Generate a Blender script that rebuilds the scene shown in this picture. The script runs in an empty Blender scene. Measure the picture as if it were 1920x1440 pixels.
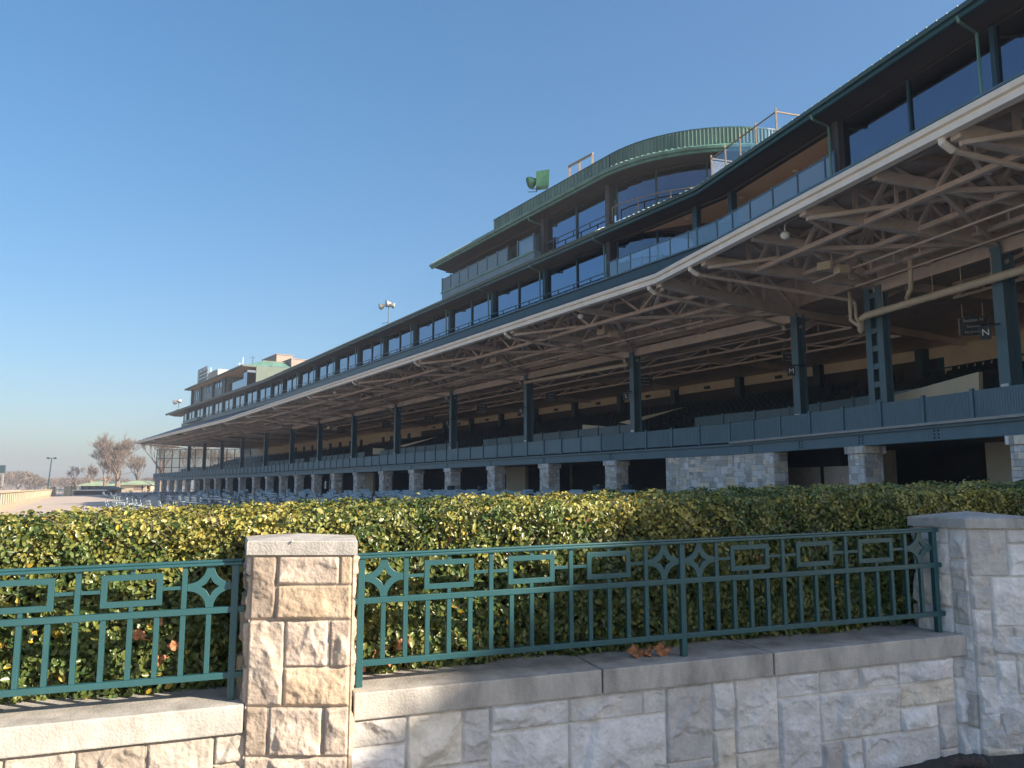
import bpy, math, random
import numpy as np
from mathutils import Vector, Matrix
random.seed(7); rng = np.random.default_rng(7)
S = bpy.context.scene
COL = S.collection
R = math.radians
# ------------------------------------------------------------------ camera
F = 1497.0; TH = math.atan(195 / F); EYE = 1.6
cam_d = bpy.data.cameras.new("camera"); cam = bpy.data.objects.new("camera", cam_d); COL.objects.link(cam)
cam.location = (0, 0, EYE); cam.rotation_euler = (math.pi / 2 + TH, 0, 0)
cam_d.sensor_fit = 'HORIZONTAL'; cam_d.sensor_width = 36; cam_d.lens = 36 * F / 1920
cam_d.clip_start = 0.05; cam_d.clip_end = 6000
S.camera = cam
# ------------------------------------------------------------------ light
SUN_AZ, SUN_EL = 115.5, 25.85
w = bpy.data.worlds.new("World"); S.world = w; w.use_nodes = True
nt = w.node_tree; nt.nodes.clear()
out = nt.nodes.new('ShaderNodeOutputWorld'); bg = nt.nodes.new('ShaderNodeBackground'); sky = nt.nodes.new('ShaderNodeTexSky')
sky.sky_type = 'NISHITA'; sky.sun_disc = False; sky.sun_elevation = R(SUN_EL); sky.sun_rotation = R(SUN_AZ)
sky.altitude = 300; sky.air_density = 1.0; sky.dust_density = 3.2; sky.ozone_density = 3.0
bg.inputs[1].default_value = 0.13
gm = nt.nodes.new('ShaderNodeGamma'); gm.inputs[1].default_value = 0.7
hs = nt.nodes.new('ShaderNodeHueSaturation'); hs.inputs['Saturation'].default_value = 1.45; hs.inputs['Value'].default_value = 0.82
nt.links.new(sky.outputs[0], gm.inputs[0]); nt.links.new(gm.outputs[0], hs.inputs['Color']); nt.links.new(hs.outputs[0], bg.inputs[0]); nt.links.new(bg.outputs[0], out.inputs[0])
sd = bpy.data.lights.new("sun", 'SUN'); sd.energy = 4.0; sd.angle = R(0.5); sd.color = (1.0, 0.87, 0.70)
so = bpy.data.objects.new("sun", sd); COL.objects.link(so)
sdir = Vector((math.sin(R(SUN_AZ)) * math.cos(R(SUN_EL)), math.cos(R(SUN_AZ)) * math.cos(R(SUN_EL)), math.sin(R(SUN_EL))))
so.rotation_euler = sdir.to_track_quat('Z', 'Y').to_euler(); so.location = (30, -30, 40)
S.view_settings.view_transform = 'Standard'; S.view_settings.look = 'None'
S.view_settings.exposure = 1.5; S.view_settings.gamma = 1
S.render.engine = 'CYCLES'
S.cycles.max_bounces = 12; S.cycles.diffuse_bounces = 8; S.cycles.transparent_max_bounces = 12

# ------------------------------------------------------------------ materials
def mat(name, base, rough=0.6, metal=0.0, spec=0.5, var=0.0, vscale=2.0, bump=0.0, bscale=40.0, tint=False, streak=0.0, var2=None, coat=0.0):
    m = bpy.data.materials.new(name); m.use_nodes = True
    n = m.node_tree.nodes; l = m.node_tree.links; b = n['Principled BSDF']
    b.inputs['Roughness'].default_value = rough; b.inputs['Metallic'].default_value = metal
    b.inputs['Specular IOR Level'].default_value = spec; b.inputs['Coat Weight'].default_value = coat
    base = tuple(base) + (1,)
    geo = n.new('ShaderNodeNewGeometry')
    src = None
    if tint:
        a = n.new('ShaderNodeAttribute'); a.attribute_name = 'tint'
        mx = n.new('ShaderNodeMix'); mx.data_type = 'RGBA'; mx.blend_type = 'MULTIPLY'; mx.inputs[0].default_value = 1
        mx.inputs[6].default_value = base; l.new(a.outputs['Color'], mx.inputs[7]); src = mx.outputs[2]
    if var > 0:
        t = n.new('ShaderNodeTexNoise'); t.inputs['Scale'].default_value = vscale; t.inputs['Detail'].default_value = 8; t.inputs['Roughness'].default_value = 0.65
        l.new(geo.outputs['Position'], t.inputs['Vector'])
        if streak:
            mp = n.new('ShaderNodeMapping'); mp.inputs['Scale'].default_value = (1, 1, streak)
            l.new(geo.outputs['Position'], mp.inputs[0]); l.new(mp.outputs[0], t.inputs['Vector'])
        r = n.new('ShaderNodeValToRGB'); r.color_ramp.elements[0].position = 0.3; r.color_ramp.elements[1].position = 0.7
        lo = tuple(max(0, 1 - var) for _ in range(3)) + (1,); hi = (1 + var * .6,) * 3 + (1,)
        if var2: lo = tuple(var2) + (1,)
        r.color_ramp.elements[0].color = lo; r.color_ramp.elements[1].color = hi
        l.new(t.outputs['Fac'], r.inputs[0])
        mx = n.new('ShaderNodeMix'); mx.data_type = 'RGBA'; mx.blend_type = 'MULTIPLY'; mx.inputs[0].default_value = 1
        if src: l.new(src, mx.inputs[6])
        else: mx.inputs[6].default_value = base
        l.new(r.outputs[0], mx.inputs[7]); src = mx.outputs[2]
    if src: l.new(src, b.inputs['Base Color'])
    else: b.inputs['Base Color'].default_value = base
    if bump > 0:
        t = n.new('ShaderNodeTexNoise'); t.inputs['Scale'].default_value = bscale; t.inputs['Detail'].default_value = 6
        l.new(geo.outputs['Position'], t.inputs['Vector'])
        bp = n.new('ShaderNodeBump'); bp.inputs['Strength'].default_value = bump; bp.inputs['Distance'].default_value = 0.02
        l.new(t.outputs['Fac'], bp.inputs['Height']); l.new(bp.outputs[0], b.inputs['Normal'])
    return m

def glass_mat(name, tint, mixv, rough=0.02):
    m = bpy.data.materials.new(name); m.use_nodes = True
    n = m.node_tree.nodes; l = m.node_tree.links; n.clear()
    o = n.new('ShaderNodeOutputMaterial'); tr = n.new('ShaderNodeBsdfTransparent'); gl = n.new('ShaderNodeBsdfGlossy'); mx = n.new('ShaderNodeMixShader')
    fr = n.new('ShaderNodeFresnel'); fr.inputs[0].default_value = 1.5
    ad = n.new('ShaderNodeMath'); ad.operation = 'ADD'; ad.use_clamp = True; ad.inputs[1].default_value = mixv
    tr.inputs[0].default_value = tuple(tint) + (1,); gl.inputs['Roughness'].default_value = rough
    l.new(fr.outputs[0], ad.inputs[0]); l.new(ad.outputs[0], mx.inputs[0]); l.new(tr.outputs[0], mx.inputs[1]); l.new(gl.outputs[0], mx.inputs[2]); l.new(mx.outputs[0], o.inputs[0])
    return m

M = {}
M['steel'] = mat('dark teal painted steel', (0.018, 0.055, 0.072), 0.4, var=0.25, vscale=1.5)
M['steel_blue'] = mat('blue teal painted steel', (0.09, 0.17, 0.21), 0.45, var=0.2, vscale=1.2, streak=0.3)
M['panel'] = mat('teal sheet panels', (0.15, 0.225, 0.26), 0.55, var=0.18, vscale=0.9, streak=0.4)
M['roofgreen'] = mat('dark green roof metal', (0.02, 0.075, 0.075), 0.4, var=0.25, vscale=0.7)
M['copper'] = mat('weathered green sheet metal', (0.11, 0.24, 0.19), 0.45, var=0.45, vscale=1.2, streak=0.12)
M['fascia'] = mat('weathered pale green fascia', (0.12, 0.20, 0.16), 0.5, var=0.5, vscale=1.5, streak=0.1, var2=(0.45, 0.62, 0.62))
M['roofslate'] = mat('dark blue green roof sheets', (0.012, 0.04, 0.055), 0.5, var=0.2, vscale=1.0)
M['patina'] = mat('pale green patina roof', (0.34, 0.43, 0.28), 0.6, var=0.3, vscale=0.6)
M['gutter'] = mat('cream painted gutter', (0.84, 0.75, 0.63), 0.45, var=0.12, vscale=1.5, streak=0.4)
M['taupe'] = mat('taupe painted roof steel', (0.62, 0.51, 0.43), 0.55, var=0.2, vscale=1.2)
M['deck'] = mat('taupe roof deck', (0.66, 0.55, 0.47), 0.6, var=0.25, vscale=0.8)
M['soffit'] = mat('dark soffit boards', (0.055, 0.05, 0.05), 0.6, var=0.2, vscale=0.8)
M['cream'] = mat('cream painted wall', (0.66, 0.57, 0.41), 0.7, var=0.1, vscale=0.7)
M['beige'] = mat('warm beige plaster ceiling', (0.78, 0.56, 0.38), 0.7, var=0.1, vscale=0.5)
M['pipe'] = mat('cream pipe paint', (0.62, 0.52, 0.38), 0.4, var=0.12, vscale=2)
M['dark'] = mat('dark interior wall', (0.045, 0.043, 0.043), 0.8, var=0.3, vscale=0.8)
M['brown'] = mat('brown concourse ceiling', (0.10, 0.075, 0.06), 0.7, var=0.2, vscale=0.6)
M['concrete'] = mat('grey concrete slab', (0.42, 0.39, 0.36), 0.8, var=0.2, vscale=1.5, bump=0.2, bscale=20)
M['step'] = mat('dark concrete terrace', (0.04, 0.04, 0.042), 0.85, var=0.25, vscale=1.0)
M['seat'] = mat('dark green plastic seat', (0.012, 0.022, 0.024), 0.35)
M['stonec'] = mat('limestone column blocks', (0.86, 0.80, 0.73), 0.85, tint=True, var=0.22, vscale=5, bump=0.5, bscale=14)
M['rock'] = mat('split face limestone', (0.80, 0.79, 0.77), 0.88, tint=True, var=0.14, vscale=16, bump=0.45, bscale=45, var2=(0.82, 0.80, 0.77))  # wall stone, lightened to make up for the shade it stands in
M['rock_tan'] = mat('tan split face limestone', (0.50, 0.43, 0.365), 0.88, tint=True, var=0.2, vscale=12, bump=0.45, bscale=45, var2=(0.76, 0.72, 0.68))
M['rock_sun_toned'] = mat('split face limestone toned for sun', (0.46, 0.41, 0.35), 0.88, tint=True, var=0.14, vscale=16, bump=0.45, bscale=45, var2=(0.82, 0.80, 0.77))  # same stone as the main wall, warmed and darkened for its sunlit stretch
M['coping'] = mat('sawn limestone coping', (0.45, 0.42, 0.38), 0.8, var=0.42, vscale=7, bump=0.3, bscale=90, streak=0.45)
M['railpaint'] = mat('teal railing paint', (0.022, 0.085, 0.095), 0.33, var=0.12, vscale=6, bump=0.05, bscale=60)
M['bench'] = mat('pale blue green bench paint', (0.44, 0.55, 0.61), 0.4, var=0.2, vscale=2)
M['benchleg'] = mat('dark metal bench frame', (0.03, 0.05, 0.06), 0.5)
M['apron'] = mat('pinkish tan apron paving', (0.50, 0.41, 0.34), 0.85, var=0.14, vscale=0.25, bump=0.1, bscale=8)
M['bounce_paving'] = mat('pale added bounce paving', (0.68, 0.64, 0.58), 0.85, var=0.1, vscale=0.5)
M['dirt'] = mat('brown track dirt', (0.24, 0.14, 0.09), 0.95, var=0.2, vscale=0.3)
M['grass'] = mat('winter grass', (0.26, 0.23, 0.13), 0.95, var=0.35, vscale=0.05)
M['asphalt'] = mat('asphalt', (0.05, 0.05, 0.052), 0.9, var=0.3, vscale=6, bump=0.5, bscale=120)
M['soil'] = mat('hedge bed soil', (0.07, 0.05, 0.035), 0.95, var=0.3, vscale=8)
M['bark'] = mat('grey brown bark', (0.24, 0.185, 0.145), 0.9, var=0.3, vscale=2)
M['bark2'] = mat('brown twig bark', (0.20, 0.155, 0.13), 0.9, var=0.3, vscale=2)
M['twig'] = mat('hedge twigs', (0.05, 0.035, 0.02), 0.9, var=0.3, vscale=10)
M['paleStone'] = mat('pale yellow stone wall', (0.46, 0.39, 0.28), 0.85, var=0.2, vscale=1.2)
M['pgreen'] = mat('grey green side cladding', (0.085, 0.12, 0.10), 0.6, var=0.2, vscale=0.8)
M['white'] = mat('white paint', (0.8, 0.8, 0.78), 0.5)
M['black'] = mat('black sign board', (0.012, 0.012, 0.014), 0.4)
M['lamp'] = mat('grey lamp housing', (0.42, 0.40, 0.37), 0.4, metal=0.5)
M['tarp'] = mat('green tarpaulin', (0.03, 0.11, 0.06), 0.35, var=0.4, vscale=3)
M['wood'] = mat('weathered timber frame', (0.28, 0.22, 0.17), 0.8, var=0.3, vscale=3)
M['acunit'] = mat('beige metal cabinet', (0.27, 0.20, 0.17), 0.6, var=0.15, vscale=1)
M['cloth'] = mat('dark clothing', (0.02, 0.025, 0.035), 0.9)
M['skin'] = mat('skin', (0.45, 0.27, 0.19), 0.6)
M['hair'] = mat('dark hair', (0.03, 0.02, 0.015), 0.7)
M['deadleaf'] = mat('dry brown leaf', (0.42, 0.19, 0.09), 0.7, var=0.3, vscale=30)
M['window'] = mat('coated window glass', (0.19, 0.235, 0.31), 0.02, metal=1.0)
M['window_dark'] = mat('window glass darkened as deeper sky', (0.16, 0.165, 0.20), 0.02, metal=1.0)  # darker copy of the window glass, deeper sky reflection put into its colour
M['balglass'] = glass_mat('balustrade glass', (0.75, 0.83, 0.92), 0.22)
M['clear'] = glass_mat('windscreen glass', (0.62, 0.60, 0.57), 0.05)
def leafmat():
    m = bpy.data.materials.new('hedge leaf'); m.use_nodes = True
    n = m.node_tree.nodes; l = m.node_tree.links; b = n['Principled BSDF']
    a = n.new('ShaderNodeAttribute'); a.attribute_name = 'tint'
    l.new(a.outputs['Color'], b.inputs['Base Color']); b.inputs['Roughness'].default_value = 0.34
    b.inputs['Specular IOR Level'].default_value = 0.55
    tr = n.new('ShaderNodeBsdfTranslucent'); l.new(a.outputs['Color'], tr.inputs[0])
    mx = n.new('ShaderNodeMixShader'); mx.inputs[0].default_value = 0.25
    l.new(b.outputs[0], mx.inputs[1]); l.new(tr.outputs[0], mx.inputs[2]); l.new(mx.outputs[0], n['Material Output'].inputs[0])
    return m
M['leaf'] = leafmat()

# ------------------------------------------------------------------ mesh helpers
class MB:
    def __init__(s): s.v = []; s.f = []; s.c = []
    def quad(s, a, b, c, d, col=None):
        i = len(s.v); s.v += [tuple(a), tuple(b), tuple(c), tuple(d)]; s.f.append((i, i + 1, i + 2, i + 3)); s.c.append(col)
    def poly(s, pts, col=None):
        i = len(s.v); s.v += [tuple(p) for p in pts]; s.f.append(tuple(range(i, i + len(pts)))); s.c.append(col)
    def hexa(s, p, col=None):           # 8 corners: bottom 0-3 ring, top 4-7 ring
        i = len(s.v); s.v += [tuple(q) for q in p]
        for f in ((0, 3, 2, 1), (4, 5, 6, 7), (0, 1, 5, 4), (1, 2, 6, 5), (2, 3, 7, 6), (3, 0, 4, 7)):
            s.f.append(tuple(i + k for k in f)); s.c.append(col)
    def box(s, x0, x1, y0, y1, z0, z1, col=None):
        s.hexa([(x0, y0, z0), (x1, y0, z0), (x1, y1, z0), (x0, y1, z0), (x0, y0, z1), (x1, y0, z1), (x1, y1, z1), (x0, y1, z1)], col)
    def bar(s, p, q, w, d=None, up=(0, 0, 1)):   # w sideways, d along up
        d = w if d is None else d; p = Vector(p); q = Vector(q); a = (q - p)
        if a.length < 1e-6: return
        a.normalize(); u = Vector(up)
        if abs(a.dot(u)) > 0.99: u = Vector((1, 0, 0)) if abs(a.x) < .9 else Vector((0, 1, 0))
        x = a.cross(u).normalized() * w / 2; y = x.cross(a).normalized() * d / 2
        s.hexa([p - x - y, p + x - y, p + x + y, p - x + y, q - x - y, q + x - y, q + x + y, q - x + y])
    def tube(s, pts, r, n=8, cap=True):
        pts = [Vector(p) for p in pts]; rs = r if isinstance(r, (list, tuple)) else [r] * len(pts); i0 = len(s.v)
        x = None
        for k, p in enumerate(pts):
            a = (pts[min(k + 1, len(pts) - 1)] - pts[max(k - 1, 0)]).normalized()
            if x is None:
                u = Vector((0, 0, 1)) if abs(a.z) < .9 else Vector((1, 0, 0)); x = a.cross(u).normalized()
            else: x = (x - a * x.dot(a)).normalized()
            y = a.cross(x)
            for j in range(n):
                t = 2 * math.pi * j / n; s.v.append(tuple(p + (x * math.cos(t) + y * math.sin(t)) * rs[k]))
        for k in range(len(pts) - 1):
            for j in range(n):
                a = i0 + k * n + j; b = i0 + k * n + (j + 1) % n
                s.f.append((a, b, b + n, a + n)); s.c.append(None)
        if cap:
            s.f.append(tuple(i0 + j for j in reversed(range(n)))); s.c.append(None)
            s.f.append(tuple(i0 + (len(pts) - 1) * n + j for j in range(n))); s.c.append(None)
    def ball(s, c, r, n=10, m=6, sc=(1, 1, 1)):
        c = Vector(c); pts = []; i0 = len(s.v)
        for a in range(m + 1):
            ph = math.pi * a / m
            for b in range(n):
                t = 2 * math.pi * b / n
                s.v.append((c.x + r * sc[0] * math.sin(ph) * math.cos(t), c.y + r * sc[1] * math.sin(ph) * math.sin(t), c.z + r * sc[2] * math.cos(ph)))
        for a in range(m):
            for b in range(n):
                s.f.append((i0 + a * n + b, i0 + (a + 1) * n + b, i0 + (a + 1) * n + (b + 1) % n, i0 + a * n + (b + 1) % n)); s.c.append(None)
    def ring(s, outer, inner, fr, th):   # planar ring extruded; fr(u,v,w)->point
        n = len(outer); i = len(s.v)
        for w_ in (0, th):
            for p in outer: s.v.append(tuple(fr(p[0], p[1], w_)))
            for p in inner: s.v.append(tuple(fr(p[0], p[1], w_)))
        for k in range(n):
            j = (k + 1) % n
            for f in ((k, j, n + j, n + k), (2 * n + k, 3 * n + k, 3 * n + j, 2 * n + j), (k, 2 * n + k, 2 * n + j, j), (n + k, n + j, 3 * n + j, 3 * n + k)):
                s.f.append(tuple(i + q for q in f)); s.c.append(None)
    def build(s, name, m, parent=None, smooth=False, loc=None):
        me = bpy.data.meshes.new(name); me.from_pydata(s.v, [], s.f); me.materials.append(m)
        if any(c is not None for c in s.c):
            at = me.attributes.new('tint', 'FLOAT_COLOR', 'FACE')
            arr = []
            for c in s.c: arr += list(c if c else (1, 1, 1)) + [1]
            at.data.foreach_set('color', arr)
        if smooth:
            me.polygons.foreach_set('use_smooth', [True] * len(me.polygons))
        me.validate(); me.update()
        o = bpy.data.objects.new(name, me); COL.objects.link(o)
        if parent: o.parent = parent
        if loc: o.location = loc
        return o
def tag(o, label=None, cat=None, group=None, kind=None):
    chk(label)
    if label: o['label'] = label
    if cat: o['category'] = cat
    if group: o['group'] = group
    if kind: o['kind'] = kind
    return o
def chk(l):
    if l and not 4 <= len(l.split()) <= 16: print('LABEL', len(l.split()), l)
def empty(name, loc, label, cat, group=None, rz=0):
    o = bpy.data.objects.new(name, None); COL.objects.link(o); o.location = loc; o.rotation_euler.z = rz
    o.empty_display_size = 0.2
    return tag(o, label, cat, group)
def copy_thing(root, loc, rz, label):
    chk(label); r = root.copy(); COL.objects.link(r); r.location = loc; r.rotation_euler = (0, 0, rz); r['label'] = label
    for ch in root.children:
        c = ch.copy(); COL.objects.link(c); c.parent = r
        for g in ch.children:
            d = g.copy(); COL.objects.link(d); d.parent = c
    return r
def struct(mb, name, m): return tag(mb.build(name, m), kind='structure')

# ------------------------------------------------------------------ building frame: facade segments
AZ = {'A': R(-34.69), 'B': R(-31.44), 'C': R(-17.5)}
def P(s, t, L, h):
    a = AZ[s]; return Vector((t * math.sin(a) + L * math.cos(a), t * math.cos(a) - L * math.sin(a), EYE + h))
def toseg(s, p):
    a = AZ[s]; return p.x * math.sin(a) + p.y * math.cos(a), p.x * math.cos(a) - p.y * math.sin(a)
def kink(s1, L1, s2, L2):     # intersection of two facade lines -> t in s1, t in s2
    a = AZ[s1]; b = AZ[s2]
    p = Vector((L1 * math.cos(a), -L1 * math.sin(a))); q = Vector((L2 * math.cos(b), -L2 * math.sin(b)))
    d = Vector((math.sin(a), math.cos(a))); e = Vector((math.sin(b), math.cos(b)))
    den = d.x * e.y - d.y * e.x; w_ = q - p
    return (w_.x * e.y - w_.y * e.x) / den, (w_.x * d.y - w_.y * d.x) / den
dA, dC = 6.9, -8.2
def sub(s): return {'A': dA, 'B': 0, 'C': dC}[s]
T0C, T1A = -50.0, 186.0     # right (behind camera) and left ends
def offC(L): return float(np.interp(L, (24.2, 30.5, 32, 50), (17.0, 22.2, 23.8, 41.6))) + min(0, L - 24.2) + max(0, L - 50)
def offA(L): return float(np.interp(L, (24.2, 32, 50), (30.8, 39.0, 57.0))) + min(0, L - 24.2) + max(0, L - 50)
def runs(L, t0=T0C, t1=T1A, LC=None, LA=None):
    """runs along the facade for an element at offset L (given for B): list of (seg, t_start, t_end, L)"""
    LC = offC(L) if LC is None else LC; LA = offA(L) if LA is None else LA
    cb, cc = kink('B', L, 'C', LC); ba, aa = kink('B', L, 'A', LA)
    return [('C', t0, cc, LC), ('B', cb, ba, L), ('A', aa, t1, LA)]
def sbox(mb, s, t0, t1, L0, L1, h0, h1, col=None):
    mb.hexa([P(s, t0, L0, h0), P(s, t1, L0, h0), P(s, t1, L1, h0), P(s, t0, L1, h0), P(s, t0, L0, h1), P(s, t1, L0, h1), P(s, t1, L1, h1), P(s, t0, L1, h1)], col)
def prof_sweep(mb, prof, t0=T0C, t1=T1A):
    """sweep open profile [(L,h)...] along C,B,A with mitred corners"""
    cols = []
    for (L, h) in prof:
        r = runs(L, t0, t1)
        cols.append([P('C', r[0][1], r[0][3], h), P('C', r[0][2], r[0][3], h), P('A', r[2][1], r[2][3], h), P('A', r[2][2], r[2][3], h)])
    for i in range(len(prof) - 1):
        for k in range(3): mb.quad(cols[i][k], cols[i][k + 1], cols[i + 1][k + 1], cols[i + 1][k])

def rects(W, H, u, v, sizes, seed):
    rg = random.Random(seed); nx = max(1, round(W / u)); ny = max(1, round(H / v)); g = [[0] * nx for _ in range(ny)]; out_ = []
    for j in range(ny):
        for i in range(nx):
            if g[j][i]: continue
            sz = list(sizes); rg.shuffle(sz)
            for (a, b) in sz + [(1, 1)]:
                if i + a <= nx and j + b <= ny and all(not g[j + y][i + x] for y in range(b) for x in range(a)):
                    for y in range(b):
                        for x in range(a): g[j + y][i + x] = 1
                    out_.append((i * W / nx, j * H / ny, (i + a) * W / nx, (j + b) * H / ny)); break
    return out_
SIZES = [(3, 2), (2, 1), (4, 2), (3, 1), (2, 2), (4, 3), (3, 3), (1, 2), (5, 2), (2, 3)]
def stone_tint(rg):
    k = rg.random()
    if k < .35: c = (1.0, 1.0, 1.04)
    elif k < .6: c = (.82, .80, .80)
    elif k < .78: c = (1.02, .93, .80)
    else: c = (.66, .64, .64)
    s_ = rg.uniform(.85, 1.12); return tuple(x * s_ for x in c)
def ashlar(mb, o, u, v, n, W, H, cell=0.16, seed=0, dep=0.035, gap=0.012):
    rg = random.Random(seed)
    o, u, v, n = Vector(o), Vector(u), Vector(v), Vector(n)
    mb.quad(o, o + u * W, o + u * W + v * H, o + v * H, (.55, .53, .52))
    for (a, b, c, d) in rects(W, H, cell, cell * .85, SIZES, seed):
        g = gap * rg.uniform(.4, 1); e = dep * rg.uniform(.4, 1); a0, b0, c0, d0 = a + g, b + g, c - g, d - g
        col = stone_tint(rg); k = .012
        bs = [o + u * x + v * y + n * .002 for x, y in ((a0, b0), (c0, b0), (c0, d0), (a0, d0))]
        tp = [o + u * x + v * y + n * e * rg.uniform(.7, 1.2) for x, y in ((a0 + k, b0 + k), (c0 - k, b0 + k), (c0 - k, d0 - k), (a0 + k, d0 - k))]
        mb.poly(tp, col)
        for q in range(4): mb.quad(bs[q], bs[(q + 1) % 4], tp[(q + 1) % 4], tp[q], col)

# split-face rock panel as a displaced sheet
def rock_panel(o, u, v, n, W, H, seed, res=0.010, cell=0.105, amp=1.0, stones=None, warm=0.0):
    rg = np.random.default_rng(seed); pr = random.Random(seed)
    o, u, v, n = [np.array(q, float) for q in (o, u, v, n)]
    nx = int(W / res) + 1; ny = int(H / res) + 1
    gx = np.linspace(0, W, nx); gy = np.linspace(0, H, ny); X, Y = np.meshgrid(gx, gy)
    Hh = np.zeros_like(X); C = np.zeros(X.shape + (3,)); C[:] = (.92, .90, .86)
    # smooth noise
    def vnoise(sc, sd):
        r2 = np.random.default_rng(sd); a = r2.random((int(H / sc) + 3, int(W / sc) + 3)); fx = X / sc; fy = Y / sc
        ix = fx.astype(int); iy = fy.astype(int); tx = fx - ix; ty = fy - iy; tx = tx * tx * (3 - 2 * tx); ty = ty * ty * (3 - 2 * ty)
        return (a[iy, ix] * (1 - tx) + a[iy, ix + 1] * tx) * (1 - ty) + (a[iy + 1, ix] * (1 - tx) + a[iy + 1, ix + 1] * tx) * ty
    N1 = vnoise(.035, seed + 1); N2 = vnoise(.014, seed + 2); N3 = vnoise(.08, seed + 3)
    for (a, b, c, d) in (stones or rects(W, H, cell, cell * .95, SIZES, seed)):
        m = (X >= a) & (X <= c) & (Y >= b) & (Y <= d)
        if not m.any(): continue
        x = X[m] + (N3[m] - .5) * .05; y = Y[m] + (N1[m] - .5) * .03; cx, cy = (a + c) / 2, (b + d) / 2; w2, h2 = (c - a) / 2, (d - b) / 2
        ed = np.minimum(np.minimum(X[m] - a, c - X[m]), np.minimum(Y[m] - b, d - Y[m])) - .0045
        base = np.full(x.shape, rg.uniform(.028, .05) * amp)
        for k in range(rg.integers(4, 8)):
            th = rg.uniform(0, 2 * np.pi); sl = rg.uniform(.15, .9); off = rg.uniform(.012, .04)
            px = cx + np.cos(th) * w2 * rg.uniform(.1, .8); py = cy + np.sin(th) * h2 * rg.uniform(.1, .8)
            pl = off * amp - sl * ((x - px) * np.cos(th) + (y - py) * np.sin(th)) * rg.uniform(.3, 1)
            base = np.minimum(base, np.maximum(pl, .006))
        # conchoidal scoops
        for k in range(rg.integers(1, 4)):
            qx = rg.uniform(a, c); qy = rg.uniform(b, d); rr = rg.uniform(.05, .12)
            dd = np.sqrt((x - qx) ** 2 + ((y - qy) * 1.4) ** 2)
            base -= np.where(dd < rr, .014 * (1 - (dd / rr) ** 2) + .003, 0) * amp
        hh = base + (N1[m] - .5) * .007 + (N2[m] - .5) * .0045
        t = np.clip(ed / .010, 0, 1); t = t * t * (3 - 2 * t)
        hh = np.where(ed > 0, np.maximum(.006, hh * t + .006), 0.0); hh = np.where((ed > -.002) & (ed < .0015), -.006, hh)
        Hh[m] = hh
        col = np.array(stone_tint(pr)); col = .75 * col + .25 * np.array((.97, .95, .92)); col = col * np.array((1 + warm * .1, 1, 1 - warm * .15))
        shade = 1.0 + (N3[m] - .5) * .25
        C[m] = np.where((ed > 0)[:, None], col[None] * shade[:, None], C[m])
    V = o[None, None] + X[..., None] * u + Y[..., None] * v + Hh[..., None] * n
    return V.reshape(-1, 3), nx, ny, C.reshape(-1, 3)
def rock_object(name, panels, parent=None, m='rock'):
    vs = []; fs = []; cs = []; off = 0
    for (V, nx, ny, C) in panels:
        vs.append(V); cs.append(C); idx = np.arange(nx * ny).reshape(ny, nx) + off
        fs.append(np.stack([idx[:-1, :-1], idx[:-1, 1:], idx[1:, 1:], idx[1:, :-1]], -1).reshape(-1, 4)); off += nx * ny
    V = np.concatenate(vs); Fc = np.concatenate(fs); C = np.concatenate(cs)
    me = bpy.data.meshes.new(name); me.vertices.add(len(V)); me.vertices.foreach_set('co', V.ravel())
    me.loops.add(Fc.size); me.loops.foreach_set('vertex_index', Fc.ravel().astype(np.int32))
    me.polygons.add(len(Fc)); me.polygons.foreach_set('loop_start', np.arange(0, Fc.size, 4, dtype=np.int32)); me.polygons.foreach_set('loop_total', np.full(len(Fc), 4, np.int32))
    me.update(calc_edges=True)
    at = me.attributes.new('tint', 'FLOAT_COLOR', 'POINT'); at.data.foreach_set('color', np.concatenate([C, np.ones((len(C), 1))], 1).ravel())
    me.materials.append(M[m]); o = bpy.data.objects.new(name, me); COL.objects.link(o)
    if parent: o.parent = parent
    return o

# ================================================================== SETTING
AP = EYE - 0.9     # apron level
mb = MB(); mb.box(-2500, 2500, -600, 3500, -0.9, -0.45); struct(mb, 'ground', M['grass'])
# raised apron ground behind the wall
WD = Vector((math.sin(R(72.5)), math.cos(R(72.5)), 0)); WN = Vector((-WD.y, WD.x, 0))   # wall direction, wall inward normal
W0 = Vector((-0.72, 3.79, 0))
def WP(s_, n_, h): return Vector((W0.x + WD.x * s_ + WN.x * n_, W0.y + WD.y * s_ + WN.y * n_, EYE + h))
def hz(s_): return 0.0207 * s_        # the wall climbs gently to the right
def gh(L): return -.9 - .026 * (32 - max(4.0, min(32.0, L)))     # the apron falls gently from the stand to the track
def ghp(p): return gh(p.x * math.cos(AZ['B']) - p.y * math.sin(AZ['B']))
mb = MB(); Ls = [-60, -20, 4, 11, 18, 25, 32, 44, 70]; rows = []
for L in Ls:
    ca, sa = math.cos(AZ['B']), math.sin(AZ['B']); b0 = WP(0, 1.75, 0)
    s_ = (L - (b0.x * ca - b0.y * sa)) / (WD.x * ca - WD.y * sa); q = b0 + WD * s_; t0 = q.x * sa + q.y * ca
    rows.append([P('B', t, L, gh(L)) for t in (t0, 60 if L < 40 else max(t0 + 5, 60), 130, 330)])
for r_ in range(len(Ls) - 1):
    for k in range(3): mb.quad(rows[r_][k], rows[r_][k + 1], rows[r_ + 1][k + 1], rows[r_ + 1][k])
struct(mb, 'apron', M['apron'])
pz = lambda x: max(-.40, .085 + .05 * (x - 2.9)) + .012
e0, e1_ = WP(-8.5, -.75, 0), WP(7, -.75, 0)
mb = MB(); pl = [(-8.2, -90), (10, -90), (e1_.x, e1_.y), (e0.x, e0.y), (-8.2, -4)]
mb.poly([(x, y, pz(max(x, -32))) for x, y in pl]); mb.poly([(x, y, -1.5) for x, y in reversed(pl)])
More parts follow.
